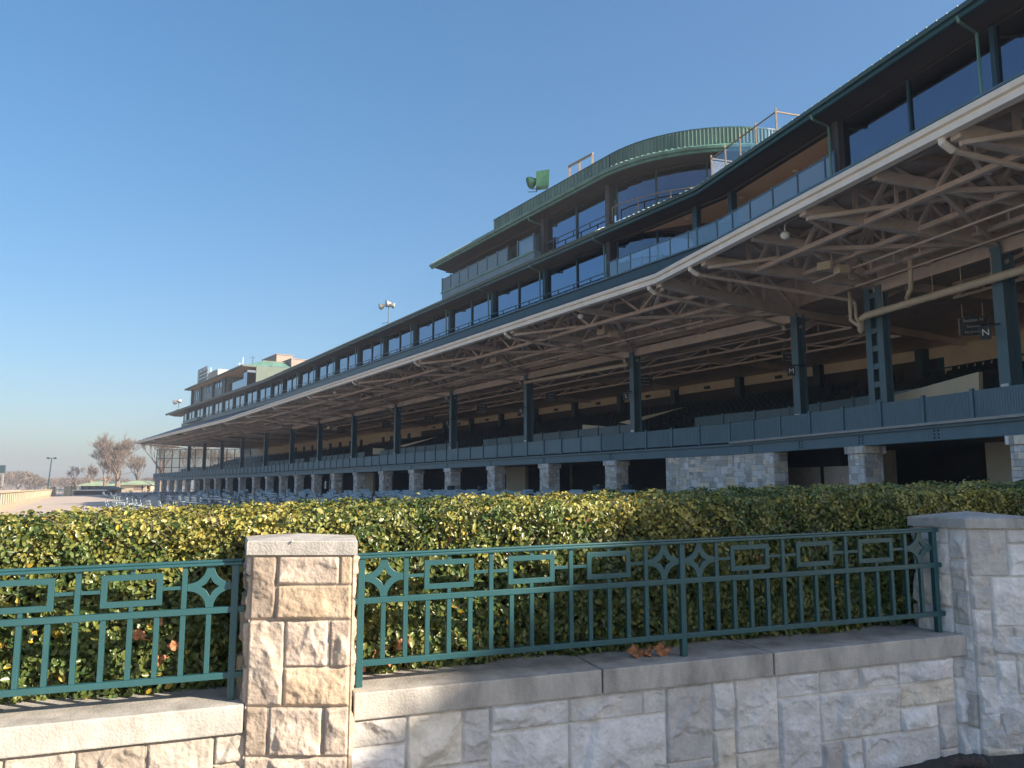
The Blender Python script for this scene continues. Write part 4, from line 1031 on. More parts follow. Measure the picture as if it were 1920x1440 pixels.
# body wall behind balcony
mb = MB(); sbox(mb, 'B', 47.2, 61.0, 33.2, 45, EV + .9, R2 - .1); wl_ = part(mb, 'press_box_wall', 'steel')
for k, (a, w_) in enumerate(((60.2, .5), (58.9, .7), (57.2, .6), (55.6, .9), (53.9, .6), (51.8, 1.9), (49.6, .6), (48.3, .5))):
    mb = MB(); sbox(mb, 'B', a - w_ / 2, a + w_ / 2, 33.14, 33.19, FL + .6, R2 - .9); part(mb, 'press_box_window', 'wood' if k % 3 == 2 else 'dark', wl_)
# roof: eave edge straight + round
def arc_sweep(mb, prof, tl=None, a1=92, n=18, back=8):
    cols_ = []
    for (dR, h) in prof:       # dR : radius
        tl_ = tl if tl is not None else 64.3
        line = [P('B', tl_, ARC_C[0] - dR, h), P('B', 54, ARC_C[0] - dR, h)] + [P('B', q[1], q[2], h) for q in arc_pts(dR, n, a1)]
        q = arc_pts(dR, n, a1)[-1]; line.append(P('B', q[1], q[2] + back, h)); cols_.append(line)
    for i in range(len(prof) - 1):
        for k in range(len(cols_[0]) - 1): mb.quad(cols_[i][k], cols_[i][k + 1], cols_[i + 1][k + 1], cols_[i + 1][k])
mb = MB(); arc_sweep(mb, [(9.0, R2 + .08), (9.4, R2 + .08), (9.45, R2), (9.4, R2 - .14), (9.25, R2 - .16), (9.25, R2 - .3), (9.1, R2 - .3)]); part(mb, 'upper_gutter', 'copper')
mb = MB(); arc_sweep(mb, [(9.2, R2 - .1), (7.9, R2 - .3), (7.75, R2 - .3), (7.75, R2 - .42), (6.3, R2 - .42)]); mb.quad(P('B', 64.3, 30.6, R2 - .1), P('B', 61.0, 33.2, R2 - .35), P('B', 61.0, 45, R2 - .35), P('B', 64.3, 45, R2 - .1)); part(mb, 'upper_soffit', 'soffit')
mb = MB(); arc_sweep(mb, [(9.35, R2 + .1), (8.45, R2 + .42), (2, R2 + .8)]); part(mb, 'upper_roof', 'copper')
mb = MB(); arc_sweep(mb, [(8.44, R2 + .40), (8.44, FT), (8.3, FT), (8.3, R2 + .4)], tl=54.3); mb.quad(P('B', 54.3, 31.46, R2 + .3), P('B', 54.3, 38, R2 + .3), P('B', 54.3, 38, FT), P('B', 54.3, 31.46, FT)); part(mb, 'curved_fascia', 'fascia')
mb = MB()      # standing seams on the fascia
for k in range(60):
    a = R(92) * k / 59; c_, s2 = math.cos(a), math.sin(a)
    p = P('B', ARC_C[1] - 8.47 * s2, ARC_C[0] - 8.47 * c_, R2 + .4); mb.bar(p, p + Vector((0, 0, FT - R2 - .42)), .05)
t = ARC_C[1]
while t < 54.2: p = P('B', t, ARC_C[0] - 8.47, R2 + .4); mb.bar(p, p + Vector((0, 0, FT - R2 - .42)), .05); t += .4
for k in range(40):
    a = R(92) * k / 39; c_, s2 = math.cos(a), math.sin(a)
    mb.bar(P('B', ARC_C[1] - 9.38 * s2, ARC_C[0] - 9.38 * c_, R2 + .13), P('B', ARC_C[1] - 8.46 * s2, ARC_C[0] - 8.46 * c_, R2 + .46), .05)
t = ARC_C[1]
while t < 63.8: mb.bar(P('B', t, ARC_C[0] - 9.38, R2 + .13), P('B', t, ARC_C[0] - 8.46, R2 + .46), .05); t += .5
part(mb, 'standing_seam', 'fascia')
mb = MB(); arc_sweep(mb, [(8.47, FT + .06), (8.47, FT - .03), (8.2, FT + .06)], tl=54.35); part(mb, 'fascia_cap', 'roofgreen')
glazing('B', 39.8, 47.4, 32, EV + .95, R2 - .42, 3.8, 'window', colstep=9, rail=True, pipe=False)
mb = MB(); sbox(mb, 'B', 47.2, 47.6, 31.6, 32.1, EV + .5, R2 - .35); sbox(mb, 'B', 39.55, 39.95, 31.6, 32.05, EV + .5, R2 - .35); part(mb, 'upper_column', 'soffit')
mb = MB(); mb.tube([P('B', 47.9, 30.7, R2 - .25), P('B', 47.9, 30.75, R2 - .5), P('B', 47.6, 31.9, R2 - .8), P('B', 47.6, 31.95, EV + .9)], .07, 8); part(mb, 'rainwater_pipe', 'copper')
arc_glass(7.9, EV + .95, R2 - .42, 'window_dark')
ps = arc_pts(8.3, 12); mb = MB()
for i in range(12): mb.bar(P('B', ps[i][1], ps[i][2], EV + 1.75), P('B', ps[i + 1][1], ps[i + 1][2], EV + 1.75), .06)
for i in range(0, 13, 2): mb.bar(P('B', ps[i][1], ps[i][2], EV + .9), P('B', ps[i][1], ps[i][2], EV + 1.75), .06)
part(mb, 'curved_guard_rail', 'wood')
# roof deck railing above the right wing
dr = [P('C', t, 23.5, 0) for t in (37.4, 36.0, 34.6, 33.2, 31.5)]
mb = MB()
for i, p in enumerate(dr):
    mb.bar(p + Vector((0, 0, EV + .5)), p + Vector((0, 0, 18.5)), .08)
    if i: mb.bar(dr[i - 1] + Vector((0, 0, 18.3)), p + Vector((0, 0, 18.3)), .06)
mb.bar(dr[-1] + Vector((0, 0, 18.3)), P('C', 31.5, 29, 18.3), .06); mb.bar(dr[0] + Vector((0, 0, 18.3)), P('C', 37.4, 28, 18.3), .06)
part(mb, 'deck_railing', 'wood')
for i in range(4):
    mb = MB(); mb.quad(dr[i] + Vector((0, 0, EV + .9)), dr[i + 1] + Vector((0, 0, EV + .9)), dr[i + 1] + Vector((0, 0, 18.2)), dr[i] + Vector((0, 0, 18.2))); part(mb, 'deck_glass_panel', 'balglass')
mb = MB(); mb.quad(P('C', 37.4, 23.5, EV + .9), P('C', 37.4, 28, EV + .9), P('C', 37.4, 28, 18.2), P('C', 37.4, 23.5, 18.2)); part(mb, 'deck_glass_panel', 'balglass')

# --- far press box on wing A
def xt(px, L, h=18.0):
    a = AZ['A']; k = (px - 960) / F; return (k * (-L * math.sin(a) * math.cos(TH) + h * math.sin(TH)) - L * math.cos(a)) / (math.sin(a) - k * math.cos(a) * math.cos(TH))
tl, tr = xt(362, 38.9), xt(478, 38.9)
mb = MB(); t1_ = xt(425, 38.9); sbox(mb, 'A', t1_, tl, 38.9, 50, EV, R2 - .2); b1 = part(mb, 'press_box_wall', 'panel')
mb = MB(); sbox(mb, 'A', tr, t1_, 41.5, 50, EV, R2 - .1); part(mb, 'press_box_wall', 'steel')
mb = MB(); sbox(mb, 'A', tr - .3, tr, 39.0, 50, EV, R2 - .3); part(mb, 'press_box_side_wall', 'pgreen')
for (p0, p1, h0, h1) in ((364, 374, 17.4, 19.4), (388, 397, 18.2, 19.7), (403, 417, 18.4, 19.8)):
    a, b = xt(p0, 38.9), xt(p1, 38.9); mb = MB(); sbox(mb, 'A', min(a, b), max(a, b), 38.8, 38.88, h0, h1); wn = part(mb, 'press_box_window', 'window', b1)
    mb = MB()
    for q in range(4): u_ = a + (b - a) * q / 3; sbox(mb, 'A', u_ - .1, u_ + .1, 38.72, 38.79, h0, h1)
    part(mb, 'window_frame', 'steel', wn)
mb = MB()
for px in (362, 379, 401, 420, 424): a = xt(px, 38.9); mb = MB(); sbox(mb, 'A', a - .3, a + .3, 38.5, 38.95, EV, R2 - .3); part(mb, 'press_box_column', 'steel')
a, b = xt(426, 39.2), xt(460, 39.2); mb = MB(); sbox(mb, 'A', min(a, b), max(a, b), 39.2, 39.25, 17.1, 18.5); part(mb, 'balcony_glass', 'window')
a = xt(463, 39.2); mb = MB(); sbox(mb, 'A', a - 1.4, a + .6, 38.8, 41, EV + .5, R2 - .5); part(mb, 'press_box_corner', 'window')
ra, rb = xt(347, 37.6, 20), xt(455, 37.6, 20)
mb = MB()
def hexr(mb, t0, t1, L0, L1, h): return [P('A', t0, L0, h), P('A', t1, L0, h), P('A', t1, L1, h), P('A', t0, L1, h)]
lo = hexr(mb, ra, rb, 37.6, 54, R2); hi = hexr(mb, ra - 4, rb + 2.2, 41.5, 51, R2 + 1.3)
for i in range(4): mb.quad(lo[i], lo[(i + 1) % 4], hi[(i + 1) % 4], hi[i])
mb.poly(hi); part(mb, 'press_box_roof', 'copper')
mb = MB(); mb.poly([p - Vector((0, 0, .05)) for p in lo]); part(mb, 'press_box_soffit', 'beige')
mb = MB()
for i in range(4): mb.bar(lo[i], lo[(i + 1) % 4], .25, .28)
mb.bar(hi[1], hi[2], .3, .3); part(mb, 'press_box_gutter', 'pgreen')

# ================================================================== things on and under the roof
def floodlight(p, label, matn, heads, stand=1.6):
    root = empty('floodlight', tuple(p), label, 'floodlight', 'floodlights on the grandstand roofs')
    mb = MB(); mb.tube([(0, 0, 0), (0, 0, stand)], .05, 6); mb.tube([(0, 0, stand * .1), (-.7, 0, 0)], .03, 5); mb.tube([(-.35, 0, stand), (.35, 0, stand)], .04, 6); mb.build('stand', M['steel'], root)
    for (x, z, s_, yaw, sq) in heads:
        mb = MB(); d_ = Vector((math.cos(yaw), math.sin(yaw), -.15)).normalized()
        c = Vector((x, 0, stand + z))
        if sq:
            mb.hexa([c + Vector(q) * s_ for q in ((-.5, -.4, -.7), (.5, -.5, -.6), (.45, .4, -.6), (-.45, .45, -.7), (-.5, -.45, .5), (.55, -.4, .7), (.5, .5, .65), (-.4, .4, .55))])
        else:
            mb.tube([c - d_ * s_ * .7, c - d_ * s_ * .4, c, c + d_ * s_ * .35], [s_ * .18, s_ * .3, s_ * .62, s_ * .66], 12)
        mb.build('lamp_head', M[matn], root, smooth=not sq)
    return root
floodlight(X2(1006, 360, 'B', 33.0), 'pair of floodlights wrapped in green sheeting on the round corner roof', 'tarp', ((-.35, .55, .75, 2.6, False), (.45, .75, 1.0, 0, True)), .25)
floodlight(X2(728, 607, 'B', 33.2), 'bare metal floodlights on a thin stand halfway along the roof', 'lamp', ((-.75, .05, .55, 2.7, False), (-.1, .35, .6, 3.5, False), (.45, .15, .5, .4, False)), 1.9)
floodlight(X2(334, 769, 'A', 40), 'small metal floodlights on the far left end of the roof', 'lamp', ((-.7, .2, .8, 2.7, False), (.2, .5, .8, 1.2, False)), 1.6)
# timber frame on the curved roof
a = X2(1068, 340, 'B', 32.6); b = X2(1111, 318, 'B', 32.6)
fr0 = empty('roof_frame', tuple(a), 'rusty three-legged guard frame on the curved roof', 'guard frame')
mb = MB(); vv = b - a; z1 = Vector((0, 0, 1.15)); up_ = Vector((0, 0, 1))
for q in (0, .45, 1): mb.bar(vv * q - up_ * .3, vv * q + z1, .16)
mb.build('upright', M['wood'], fr0); mb = MB(); mb.bar(z1 - vv * .03, vv * 1.03 + z1, .14, .12); mb.build('crossbar', M['wood'], fr0)
# roof plant far left
def cabinet(px0, px1, py0, py1, L, name, label, m, s='A', dep=3):
    a = X2(px0, py1, s, L); b = X2(px1, py1, s, L); top = X2(px0, py0, s, L); ta_, tb_ = toseg(s, a)[0], toseg(s, b)[0]
    h0 = a.z - EYE - .6; h1 = top.z - EYE; mb = MB(); sbox(mb, s, min(ta_, tb_), max(ta_, tb_), L, L + dep, h0, h1)
    sbox(mb, s, min(ta_, tb_) - .1, max(ta_, tb_) + .1, L - .1, L + dep + .1, h1, h1 + .12)
    for k in range(4): sbox(mb, s, min(ta_, tb_) + .3, max(ta_, tb_) - .3, L - .05, L - .001, h0 + .7 + k * (h1 - h0 - .8) / 4, h0 + .7 + (k + .5) * (h1 - h0 - .8) / 4)
    tag(mb.build(name, M[m]), label, 'roof unit')
cabinet(491, 518, 676, 684, 46, 'roof_unit', 'pinkish roof cabinet with a short pipe above the far press box', 'acunit')
cabinet(528, 546, 680, 688, 46, 'roof_unit', 'pale roof cabinet right of the pinkish one above the far press box', 'acunit')
cabinet(389, 408, 702, 710, 43, 'roof_unit', 'small slatted grey cabinet beside the lattice board on the far press box', 'lamp')
bdR = empty('lattice_board', tuple(X2(379, 716, 'A', 41.5)), 'dark lattice backed board standing on the far press box roof', 'board')
a = X2(371, 716, 'A', 41.5) - bdR.location; b = X2(387, 711, 'A', 41.5) - bdR.location; a.z = -.5; b.z = .2; mb = MB(); Z_ = Vector((0, 0, 1))
for k in range(7): q = a.lerp(b, k / 6); q.z = -.4; mb.bar(q, q + Z_ * 3.4, .12)
for k in range(8): mb.bar(Vector((a.x, a.y, .2 + k * .38)), Vector((b.x, b.y, .2 + k * .38)), .1, .14)
mb.build('lattice', M['soffit'], bdR); mb = MB()
for k in (1, 3, 5): mb.bar(Vector((a.x, a.y, .3 + k * .38)) + Vector((.2, .3, 0)), Vector((b.x, b.y, .3 + k * .38)) + Vector((.2, .3, 0)), .05, .3)
mb.build('slat', M['lamp'], bdR)
for px, y0, y1, lab in ((455, 690, 670, 'tall white whip aerial on the far press box roof'), (473.5, 686, 668, 'dark rod aerial with crossbar, rightmost on the far press box roof'), (449, 692, 680, 'short forked aerial left of the tall white one'), (395, 704, 689, 'thin white aerial beside the slatted cabinet')):
    a = X2(px, y0, 'A', 43); b = X2(px, y1, 'A', 43); b.x, b.y = a.x, a.y; mb = MB(); mb.tube([a, b], .05, 5)
    if 'cross' in lab or 'fork' in lab: mb.bar(b - Vector((.5, 0, .3)), b + Vector((.5, 0, -.3)), .05)
    tag(mb.build('aerial', M['white' if 'white' in lab else 'steel']), lab, 'aerial', 'aerials on the far press box')

# hanging section signs with lettering
def text_mesh(txt, size, m, parent, loc, rot, name='lettering'):
    cu = bpy.data.curves.new('t', 'FONT'); cu.body = txt; cu.size = size; cu.align_x = 'CENTER'; cu.align_y = 'CENTER'; cu.extrude = .004
    ob = bpy.data.objects.new('t', cu); COL.objects.link(ob); dg = bpy.context.evaluated_depsgraph_get()
    me = bpy.data.meshes.new_from_object(ob.evaluated_get(dg)); bpy.data.objects.remove(ob); me.name = name; me.materials.clear(); me.materials.append(M[m])
    o = bpy.data.objects.new(name, me); COL.objects.link(o); o.parent = parent; o.location = loc; o.rotation_euler = rot; return o
def hang_sign(px, py, s, L, wpx, letter, label):
    p = X2(px, py, s, L); yaw = -AZ[s]; dist = (p - Vector((0, 0, EYE))).length; w_ = wpx / F * dist; w_ = max(.7, min(2.0, w_))
    root = empty('hanging_sign', tuple(p), label, 'hanging sign', 'black section signs under the canopy', rz=-math.atan2(p.x, p.y) * .9)
    hh = w_ * .42; mb = MB()
    mb.poly([(-w_ / 2, -.03, -hh), (w_ / 2, -.03, -hh), (w_ / 2, -.03, hh * .75), (w_ / 4, -.03, hh * .95), (0, -.03, hh), (-w_ / 4, -.03, hh * .95), (-w_ / 2, -.03, hh * .75)])
    mb.poly([(w_ / 2, .03, -hh), (-w_ / 2, .03, -hh), (-w_ / 2, .03, hh * .75), (-w_ / 4, .03, hh * .95), (0, .03, hh), (w_ / 4, .03, hh * .95), (w_ / 2, .03, hh * .75)])
    mb.box(-w_ / 2, w_ / 2, -.029, .029, -hh, hh * .75); mb.build('board', M['black'], root)
    mb = MB()
    for x in (-w_ * .38, w_ * .38): mb.tube([(x, 0, hh * .7), (x, 0, hh + .5)], .015, 5)
    for x in (-w_ / 2 - .02,): mb.box(x - .02, x, -.04, .04, -hh, hh * .8)
    mb.build('hanger', M['pipe'], root)
    rot = (math.pi / 2, 0, 0)
    text_mesh('Section ' + letter, w_ * .19, 'lamp', root, (0, -.045, hh * .52), rot); text_mesh('Reserved', w_ * .13, 'lamp', root, (0, -.045, -hh * .12), rot); text_mesh('No Smoking', w_ * .13, 'lamp', root, (0, -.045, -hh * .68), rot)
hang_sign(1825, 610, 'C', 27.5, 38, 'N', 'black hanging sign reading Section N, rightmost, beside the near steel column')
hang_sign(1652, 640, 'C', 29, 27, 'M', 'black hanging sign reading Section M right of the cream drain pipe')
hang_sign(1482, 668, 'B', 38, 26, 'M', 'black hanging sign half hidden behind the tall steel column left of the drain pipe')
hang_sign(1211, 714, 'B', 38, 24, 'K', 'black hanging sign reading Section K right of the column carrying the thin cream pipe')
hang_sign(1034, 744, 'B', 38, 21, 'J', 'black hanging sign reading Section J in the middle of the stand')
hang_sign(904, 766, 'B', 38, 20, 'I', 'black hanging sign reading Section I fourth from the right')
hang_sign(805, 783, 'B', 38, 18, 'H', 'black hanging sign reading Section H third from the left')
hang_sign(725, 796, 'B', 38, 16, 'G', 'black hanging sign reading Section G second from the left')
hang_sign(640, 805, 'B', 38, 13, 'F', 'small black hanging sign reading Section F, leftmost in the stand')
def col_sign(px, py, s, L, letter, label):
    p = X2(px, py, s, L); root = empty('column_sign', tuple(p), label, 'letter sign', 'letter signs bracketed to the columns', rz=-math.atan2(p.x, p.y) * .9)
    mb = MB(); mb.box(-.17, .17, -.03, .03, -.24, .24); mb.build('board', M['black'], root)
    mb = MB(); mb.tube([(-.1, 0, .32), (.7, .3, .32)], .035, 5); mb.box(-.21, -.18, -.04, .04, -.28, .28); mb.build('bracket', M['steel'], root)
    text_mesh(letter, .34, 'white', root, (0, -.045, 0), (math.pi / 2, 0, 0))
col_sign(1848, 624, 'C', 25.2, 'N', 'black sign with a white N bracketed to the near right column')
col_sign(1484, 696, 'B', 33.3, 'M', 'black letter sign on the left side of the tallest middle column')
col_sign(1174, 743, 'B', 33.3, 'L', 'black letter sign on the column at the end of the thin cream pipe')
col_sign(977, 771, 'B', 33.3, 'K', 'black letter sign on the column where the thin cream pipe starts')
col_sign(839, 792, 'B', 33.3, 'J', 'black letter sign on the column three bays left of the pipe')

def dome(px, py, s, L, label):
    p = X2(px, py, s, L); root = empty('dome_camera', tuple(p), label, 'dome camera', 'white domes hung under the canopy')
    mb = MB(); mb.ball((0, 0, 0), .17, 14, 8, (1, 1, .9)); mb.build('globe', M['white'], root, smooth=True); mb = MB(); mb.tube([(0, 0, .14), (0, 0, .4), (.1, 0, .45)], .03, 6); mb.build('bracket', M['white'], root)
dome(1472, 441, 'C', 17.9, 'white dome on the near right underside of the canopy, largest of the domes')
dome(1089, 593, 'B', 25.2, 'white dome under the canopy edge above the middle of the stand')
dome(790, 682, 'B', 25.2, 'small white dome left of the middle under the canopy edge')
dome(628, 736, 'B', 25.2, 'smallest white dome far left under the canopy edge')
def speaker(px, py, s, L, label):
    p = X2(px, py, s, L); root = empty('loudspeaker', tuple(p), label, 'loudspeaker', 'cream loudspeaker pairs under the canopy')
    for x, yaw in ((-.35, -.5), (.35, .3)):
        mb = MB(); c_, s2 = math.cos(yaw), math.sin(yaw)
        pts = [(-.25, -.18, -.16), (.25, -.18, -.12), (.25, .2, -.12), (-.25, .2, -.16), (-.25, -.12, .18), (.25, -.12, .22), (.25, .2, .22), (-.25, .2, .18)]
        mb.hexa([(x + a_ * c_ - b_ * s2, a_ * s2 + b_ * c_, z_ + (0 if x < 0 else -.12)) for a_, b_, z_ in pts]); mb.build('horn_box', M['pipe'], root)
    mb = MB(); mb.tube([(0, .1, 0), (0, .1, .8)], .03, 5); mb.build('hanger', M['taupe'], root)
speaker(1562, 501, 'C', 21.5, 'cream pair of loudspeakers hung under the near right canopy')
speaker(1139, 624, 'B', 29.0, 'cream pair of loudspeakers hung under the canopy in the middle')
speaker(935, 676, 'B', 29.0, 'cream pair of loudspeakers under the canopy, third pair from the right')
speaker(622, 803, 'B', 33, 'pale pair of loudspeakers hung low at the far left of the stand')

# ================================================================== benches and chairs on the apron
def bench_proto(W_, name, arm):
    root = empty(name, (0, 0, AP), 'x', 'bench' if name == 'slatted_bench' else 'chair', 'blue green benches and chairs on the apron')
    mb = MB()
    for y in (-.16, .0, .16): mb.box(-W_ / 2, W_ / 2, y - .065, y + .065, .43, .455)
    mb.build('seat', M['bench'], root)
    mb = MB()
    for z_, y in ((.62, .26), (.80, .31)): mb.hexa([(-W_ / 2, y, z_ - .06), (W_ / 2, y, z_ - .06), (W_ / 2, y + .025, z_ - .06), (-W_ / 2, y + .025, z_ - .06), (-W_ / 2, y + .03, z_ + .06), (W_ / 2, y + .03, z_ + .06), (W_ / 2, y + .055, z_ + .06), (-W_ / 2, y + .055, z_ + .06)])
    mb.build('backrest', M['bench'], root)
    for sx in (-1, 1):
        mb = MB(); x = sx * (W_ / 2 - .06); mb.bar((x, -.24, 0), (x, .36, .86), .035); 
        mb = MB(); mb.bar((x, .30, 0), (x, -.18, .43), .04); mb.bar((x, -.26, 0), (x, .20, .43), .04); mb.bar((x, .18, .43), (x, .36, .86), .035)
        if arm: mb.bar((x, -.2, .43), (x, -.2, .64), .03); mb.bar((x, -.24, .645), (x, .3, .66), .04, .025)
        mb.build('side_frame', M['benchleg'], root)
    return root
bp = bench_proto(1.55, 'slatted_bench', False); cp = bench_proto(.52, 'slatted_chair', True)
yawB = -AZ['B'] + math.pi / 2          # seats look toward the track
rb_ = random.Random(5); spots = []
for r_ in range(15):
    L = 3.0 + 1.9 * r_; t = 24 + rb_.uniform(0, 2)
    while t < 170:
        if not (8.3 < L < 9.0):
            spots.append((L + rb_.uniform(-.2, .2), t + rb_.uniform(-.2, .2), rb_.random() < (.35 if L < 17 else .8)))
        t += 2.6 if t < 70 else (4.5 if t < 100 else 7)
vis = []
for (L, t, isb) in spots:
    p = P('B', t, L, gh(L)); z = p.y * math.cos(TH) - .5 * math.sin(TH); px = 960 + F * p.x / z
    if -60 < px < 1330 and p.x > -22.3 - (p.y - 45) * .51 and p.y > 38: vis.append((p, isb, px, L, t))
vis.sort(key=lambda q: q[0].y); vis = [v for k, v in enumerate(vis) if k < 160 or k % 2 == 0][:292]; print('seats on apron', len(vis), vis[-1][0].y)
rows_ = sorted(set(round(v[3] / 1.9) for v in vis)); used = {True: False, False: False}
for k, (p, isb, px, L, t) in enumerate(vis):
    rz = yawB + rb_.uniform(-.12, .12); loc = (p.x, p.y, p.z)
    src = bp if isb else cp; kind = 'bench' if isb else 'chair'
    where = 'in the sunlit rows nearest the track' if L < 13 else ('in the shaded middle rows of the apron' if L < 23 else 'in the shaded rows beside the stone columns')
    dist_ = 'close behind the hedge' if p.y < 58 else ('halfway down the stand' if p.y < 95 else 'far along the stand')
    lab = 'slatted %s %s, %s' % (kind, where, dist_)
    if not used[isb]:
        src.location = loc; src.rotation_euler = (0, 0, rz); src['label'] = lab; used[isb] = True; o = src
    else: o = copy_thing(src, loc, rz, lab)
    o['group'] = ('benches' if isb else 'chairs') + ' %s %s' % (where, dist_)
# a few waste bins beside the stone columns
def bin_(px, L, label, s='B'):
    p = X2(px, 900, s, L); root = empty('waste_bin', (p.x, p.y, EYE + ghp(p)), label, 'waste bin', 'green bins by the stone columns')
    mb = MB(); mb.tube([(0, 0, 0), (0, 0, 1.0)], [.33, .36], 10); mb.build('body', M['steel'], root); mb = MB(); mb.tube([(0, 0, 1.0), (0, 0, 1.06), (0, 0, 1.12)], [.38, .38, .25], 10); mb.build('lid', M['steel'], root)
bin_(846, 31.0, 'dark green bin in front of the stone column left of the centre'); bin_(1122, 31, 'dark green bin just left of the wide open bay column'); bin_(1176, 31, 'dark green bin between the widest column and the stone wall')
bin_(903, 33.4, 'dark green bin tucked behind the column left of the cream doorway')

# ================================================================== people far away by the last column
def person(p, label, lean):
    root = empty('person', tuple(p), label, 'person', 'two people by the last stone column')
    V_ = [(0, 0, .95), (0, 0, 1.2), (0, .02, 1.42), (0, .02, 1.52), (0, .0, 1.66), (-.1, 0, .92), (-.11, lean, .5), (-.12, 0, .06), (.1, 0, .92), (.11, -lean, .5), (.12, .02, .06), (-.19, 0, 1.4), (-.24, .02, 1.14), (-.2, -.14, .98), (.19, 0, 1.4), (.25, .02, 1.14), (.2, -.14, .98), (-.12, -.12, .03), (.12, -.1, .03)]
    E_ = [(0, 1), (1, 2), (2, 3), (3, 4), (0, 5), (5, 6), (6, 7), (0, 8), (8, 9), (9, 10), (2, 11), (11, 12), (12, 13), (2, 14), (14, 15), (15, 16), (7, 17), (10, 18)]
    Rr = [.15, .15, .16, .06, .1, .095, .065, .045, .095, .065, .045, .075, .055, .04, .075, .055, .04, .04, .04]
    me = bpy.data.meshes.new('body'); me.from_pydata(V_, E_, []); o = bpy.data.objects.new('body', me); COL.objects.link(o); o.parent = root; me.materials.append(M['cloth'])
    sk = o.modifiers.new('sk', 'SKIN'); sv = me.skin_vertices[0].data
    for i, r_ in enumerate(Rr): sv[i].radius = (r_, r_ * .8)
    sv[0].use_root = True; sb = o.modifiers.new('sub', 'SUBSURF'); sb.levels = 1; sb.render_levels = 1
    mb = MB(); mb.ball((0, .02, 1.70), .11, 10, 7, (.95, 1, 1.1)); mb.build('hair', M['hair'], root, smooth=True)
person(Gs(266.5, 923), 'left one of two people in dark clothes standing by the last stone column', .05)
person(Gs(276.5, 923), 'right one of two people in dark clothes standing by the last stone column', -.08)

# ================================================================== left background
# apron boundary wall with stone posts
bw = empty('boundary_wall', tuple(B0), 'pale stone wall with square posts and teal infill along the race track', 'wall')
mb = MB(); mp_ = MB(); inv = -Vector(B0)
n_ = 0; Lb = (B1 - B0).length
def bp3(d_, w_, z_): return bd * d_ + bn * w_ + Vector((0, 0, z_))
d_ = -14.0
while d_ < Lb + 6:
    m2 = MB(); m2.hexa([bp3(d_, -.1, .4), bp3(d_ + .6, -.1, .4), bp3(d_ + .6, .1, .4), bp3(d_, .1, .4), bp3(d_, -.1, 1.25), bp3(d_ + .6, -.1, 1.25), bp3(d_ + .6, .1, 1.25), bp3(d_, .1, 1.25)])
    m2.build('wall_post', M['paleStone'], bw)
    m2 = MB(); m2.hexa([bp3(d_ + .6, -.04, .4), bp3(d_ + 2.2, -.04, .4), bp3(d_ + 2.2, .04, .4), bp3(d_ + .6, .04, .4), bp3(d_ + .6, -.04, 1.15), bp3(d_ + 2.2, -.04, 1.15), bp3(d_ + 2.2, .04, 1.15), bp3(d_ + .6, .04, 1.15)])
    m2.build('infill_panel', M['steel_blue'], bw); d_ += 2.2; n_ += 1
mb = MB(); E_ = Lb + 7
for (z0, z1, w_) in ((0, .4, .14), (1.252, 1.38, .15)):
    mb.hexa([bp3(-14, -w_, z0), bp3(E_, -w_, z0), bp3(E_, w_, z0), bp3(-14, w_, z0), bp3(-14, -w_, z1), bp3(E_, -w_, z1), bp3(E_, w_, z1), bp3(-14, w_, z1)])
mb.build('wall_base', M['paleStone'], bw)
# gate posts with white rail
def blockpost(px, py, Y, w_, h_, label):
    p = Gs(px, py); mb = MB(); mb.box(-w_ / 2, w_ / 2, -w_ / 2, w_ / 2, 0, h_); mb.box(-w_ / 2 - .1, w_ / 2 + .1, -w_ / 2 - .1, w_ / 2 + .1, h_, h_ + .15)
    o = mb.build('gate_post', M['paleStone']); o.location = p; tag(o, label, 'gate post', 'pale stone gate posts at the far end'); return p
g0 = blockpost(93, 929, 0, 1.5, 1.7, 'pale stone gate post at the end of the track wall'); g1 = blockpost(129, 929.5, 0, 1.4, 1.7, 'pale stone gate post right of the white rail')
mb = MB(); mb.bar((0, 0, 0), (g1.x - g0.x, g1.y - g0.y, 0), .15, .22); mb.bar((g1.x - g0.x, g1.y - g0.y, -.1), (g1.x - g0.x + 7, g1.y - g0.y + 1, -.1), .15, .22)
for k in range(1, 8): q = (g1 - g0) * (k / 6.0); mb.bar((q.x, q.y, -1.2), (q.x, q.y, 0), .08)
o = mb.build('white_rail', M['white']); o.location = g0 + Vector((0, 0, 1.25)); tag(o, 'white rail running between and past the two stone gate posts', 'rail')
# track inside rail
tr_ = empty('track_rail', tuple(B0 + bn * 7), 'white running rail with many posts along the dirt track', 'rail')
mb = MB(); mb.bar(bp3(-10, 0, 1.3), bp3(170, 0, 1.3), .16, .14); mb.build('rail', M['wood'], tr_)
for k in range(60):
    mb = MB(); mb.bar(bp3(-6 + 2.6 * k, 0, 0), bp3(-6 + 2.6 * k, 0, 1.3), .1); mb.build('rail_post', M['white'], tr_)
# lamp post
p = PZ(89, 916, 165); p.z = EYE - 1.6; lp = empty('lamp_post', tuple(p), 'slim dark lamp post with twin heads by the track gate', 'lamp post')
t_ = PZ(97, 859, 165); mb = MB(); mb.tube([(0, 0, 0), (t_.x - p.x, 0, t_.z - p.z)], [.14, .1], 8); mb.build('pole', M['steel'], lp)
for sx in (-.7, .7): mb = MB(); q = Vector((t_.x - p.x + sx, 0, t_.z - p.z)); mb.bar(q - Vector((sx, 0, 0)), q, .08); mb.ball(q, .32, 8, 5, (1.2, 1, .6)); mb.build('lamp_head', M['steel'], lp)
# tower board at left edge
p = PZ(3, 912, 260); tb_ = empty('track_board', tuple(p), 'dark teal board on posts at the left edge beyond the track', 'board')
mb = MB(); mb.box(-3, .7, -.3, .3, 4.3, 6.8); mb.build('board', M['steel'], tb_)
for x in (-2, .1): mb = MB(); mb.bar((x, 0, 0), (x, 0, 4.3), .5); mb.build('post', M['lamp'], tb_)

